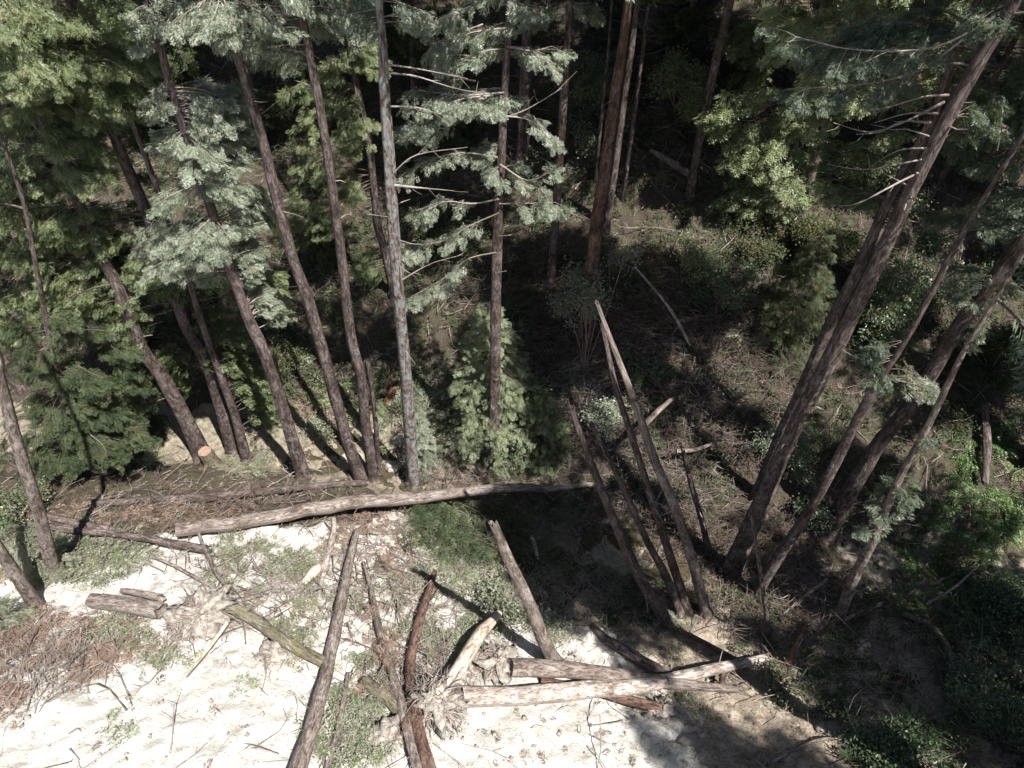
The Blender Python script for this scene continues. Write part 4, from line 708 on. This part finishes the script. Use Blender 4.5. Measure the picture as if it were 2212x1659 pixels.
# twigs and sticks
mb = MB(); P = scatter_regions([(1000, 1130, 110, 40), (1060, 1170, 80, 50), (930, 1140, 50, 60), (1150, 1100, 100, 50, .6), (1000, 1190, 60, 30)], 26); sprays_on(mb, P, SP_HI, .3, .6, .5, .8, 2)
props(mb.build('torn_dark_boughs', M['dark']), 'flattened heap of dark torn redwood boughs below the longest log', 'fallen boughs', kind='stuff')
def twigs(n, X, Y, L0, L1, r0, r1, hm, mat, name, label):
    mb = MB(); Z = height(X, Y)
    for k in range(len(X)):
        a = U(0, 6.283); L = L0 + (L1 - L0) * rng.random() ** 2; d = A([math.cos(a), math.sin(a), U(-.1, .3)]); p = A([X[k], Y[k], Z[k] + U(.01, hm)]); s = np.cross(d, [0, 0, 1]); c = Nn(.16) * L
        P = [p - d * L / 2, p + s * c * .7, p + s * c * .7 + d * L * .25, p + d * L / 2 + A([0, 0, -.05])]; P = A(P)
        # keep both ends on or above the ground
        g_ = height(P[:, 0], P[:, 1]) + .015; P[:, 2] = np.maximum(P[:, 2], g_); r = U(r0, r1); tube(mb, P, A([r, r * .9, r * .7, r * .3]), 4, 0, k, False)
        if L > .7:
            for _ in range(3): v = d * U(.3, .8) + s * U(-.8, .8) + A([0, 0, U(-.1, .3)]); q = P[rng.integers(1, 3)]; tube(mb, [q, q + v * L * .2, q + v * L * .38 + Nn(.03, 3)], [r * .6, r * .4, r * .2], 4, 0, k, False)
    props(mb.build(name, M[mat]), label, 'twigs', kind='stuff')
X = U(-30, 32, 5600); Y = U(3, 50, 5600); k = rng.random(5600) > pale_at(X, Y) * .8
twigs(0, X[k], Y[k], .3, 2.6, .006, .022, .35, 'twig', 'fallen_twigs', 'bleached sticks and twigs strewn over the forest floor')
P = scatter_regions(BR + GR + [(560, 1290, 160, 110, .7), (860, 1260, 160, 90, 1), (1150, 1300, 200, 70, .8), (900, 1420, 120, 60), (1250, 1400, 200, 60, .5)], 8.0); twigs(0, P[:, 0], P[:, 1], .3, 1.6, .005, .014, .3, 'twig', 'brush_twigs', 'thin pale twigs tangled in the brush on the slide')
P = scatter_regions([(1250, 760, 180, 60), (1500, 720, 150, 90), (1200, 860, 80, 60, 2), (1620, 900, 120, 120), (1600, 1180, 120, 80, 1.5), (1740, 1240, 70, 60, 2.2), (1150, 640, 160, 100), (1060, 1050, 130, 30, 2), (1480, 40, 70, 50, 3), (1150, 1150, 150, 70), (1450, 800, 260, 200, .8), (1350, 1000, 200, 160, 1.2), (1500, 1150, 120, 100, 1.5), (1650, 1340, 120, 60, 1.5), (1700, 1300, 160, 100), (1000, 1000, 200, 60), (600, 1090, 300, 20, 1.5), (1960, 1380, 120, 100)], 6.5)
twigs(0, P[:, 0], P[:, 1], .5, 2.8, .007, .02, .8, 'twigdark', 'dead_brush', 'dark dead brush and vines heaped on the banks')
P = scatter_regions([(1440, 50, 60, 60, 5), (1100, 1060, 180, 25, 2), (1250, 860, 50, 60, 4), (1580, 640, 70, 60, 2), (1740, 1290, 60, 40, 3), (1480, 800, 160, 100, .7), (1750, 720, 60, 80), (1440, 1000, 160, 140, .7)], 6)
twigs(0, P[:, 0], P[:, 1], .5, 2.2, .006, .016, .9, 'twig', 'bleached_brush', 'bleached dead brush heaped on the far bank and by the logs')
P = scatter_regions([(560, 1300, 170, 110, 1.5), (850, 1250, 170, 100, 2), (760, 1130, 120, 30, 2), (850, 1480, 110, 110, 1.5), (900, 1450, 130, 90, 1.3), (1200, 1310, 200, 70), (300, 1200, 200, 50), (100, 1440, 150, 80, 1.6), (1650, 1450, 150, 50)], 2.0)
twigs(0, P[:, 0], P[:, 1], .6, 2.6, .012, .03, .3, 'grey', 'broken_branches', 'grey broken branches littering the slide between the logs')
# soil clods and stones on the slide
n = 7000; X = U(-22, 16, n); Y = U(3, 19, n); k = (pale_at(X, Y) > .3) | ((X > 3) & (Y < 11)); X, Y = X[k], Y[k]; n = len(X); s = .012 + .12 * rng.random(n) ** 10; Z = height(X, Y) + s * .2
oc = A([[1, 0, 0], [0, 1, 0], [-1, 0, 0], [0, -1, 0], [0, 0, 1], [0, 0, -1.]]); V = (np.stack([X, Y, Z], 1)[:, None] + oc[None] * s[:, None, None] * U(.6, 1.3, (n, 6, 1)) + Nn(.1, (n, 6, 3)) * s[:, None, None]).reshape(-1, 3)
f = A([[0, 1, 4], [1, 2, 4], [2, 3, 4], [3, 0, 4], [1, 0, 5], [2, 1, 5], [3, 2, 5], [0, 3, 5]]); Fc = (np.arange(n)[:, None, None] * 6 + f[None]).reshape(-1, 3)
mb = MB(); mb.add(V, Fc); props(mb.build('soil_clods', M['dirt'], smooth=False), 'small pale clods and stones scattered on the slide', 'clods', kind='stuff')
import time; print('tris approx', sum(len(o.data.polygons) for o in S.objects if o.type == 'MESH'), 'objects', len(S.objects))
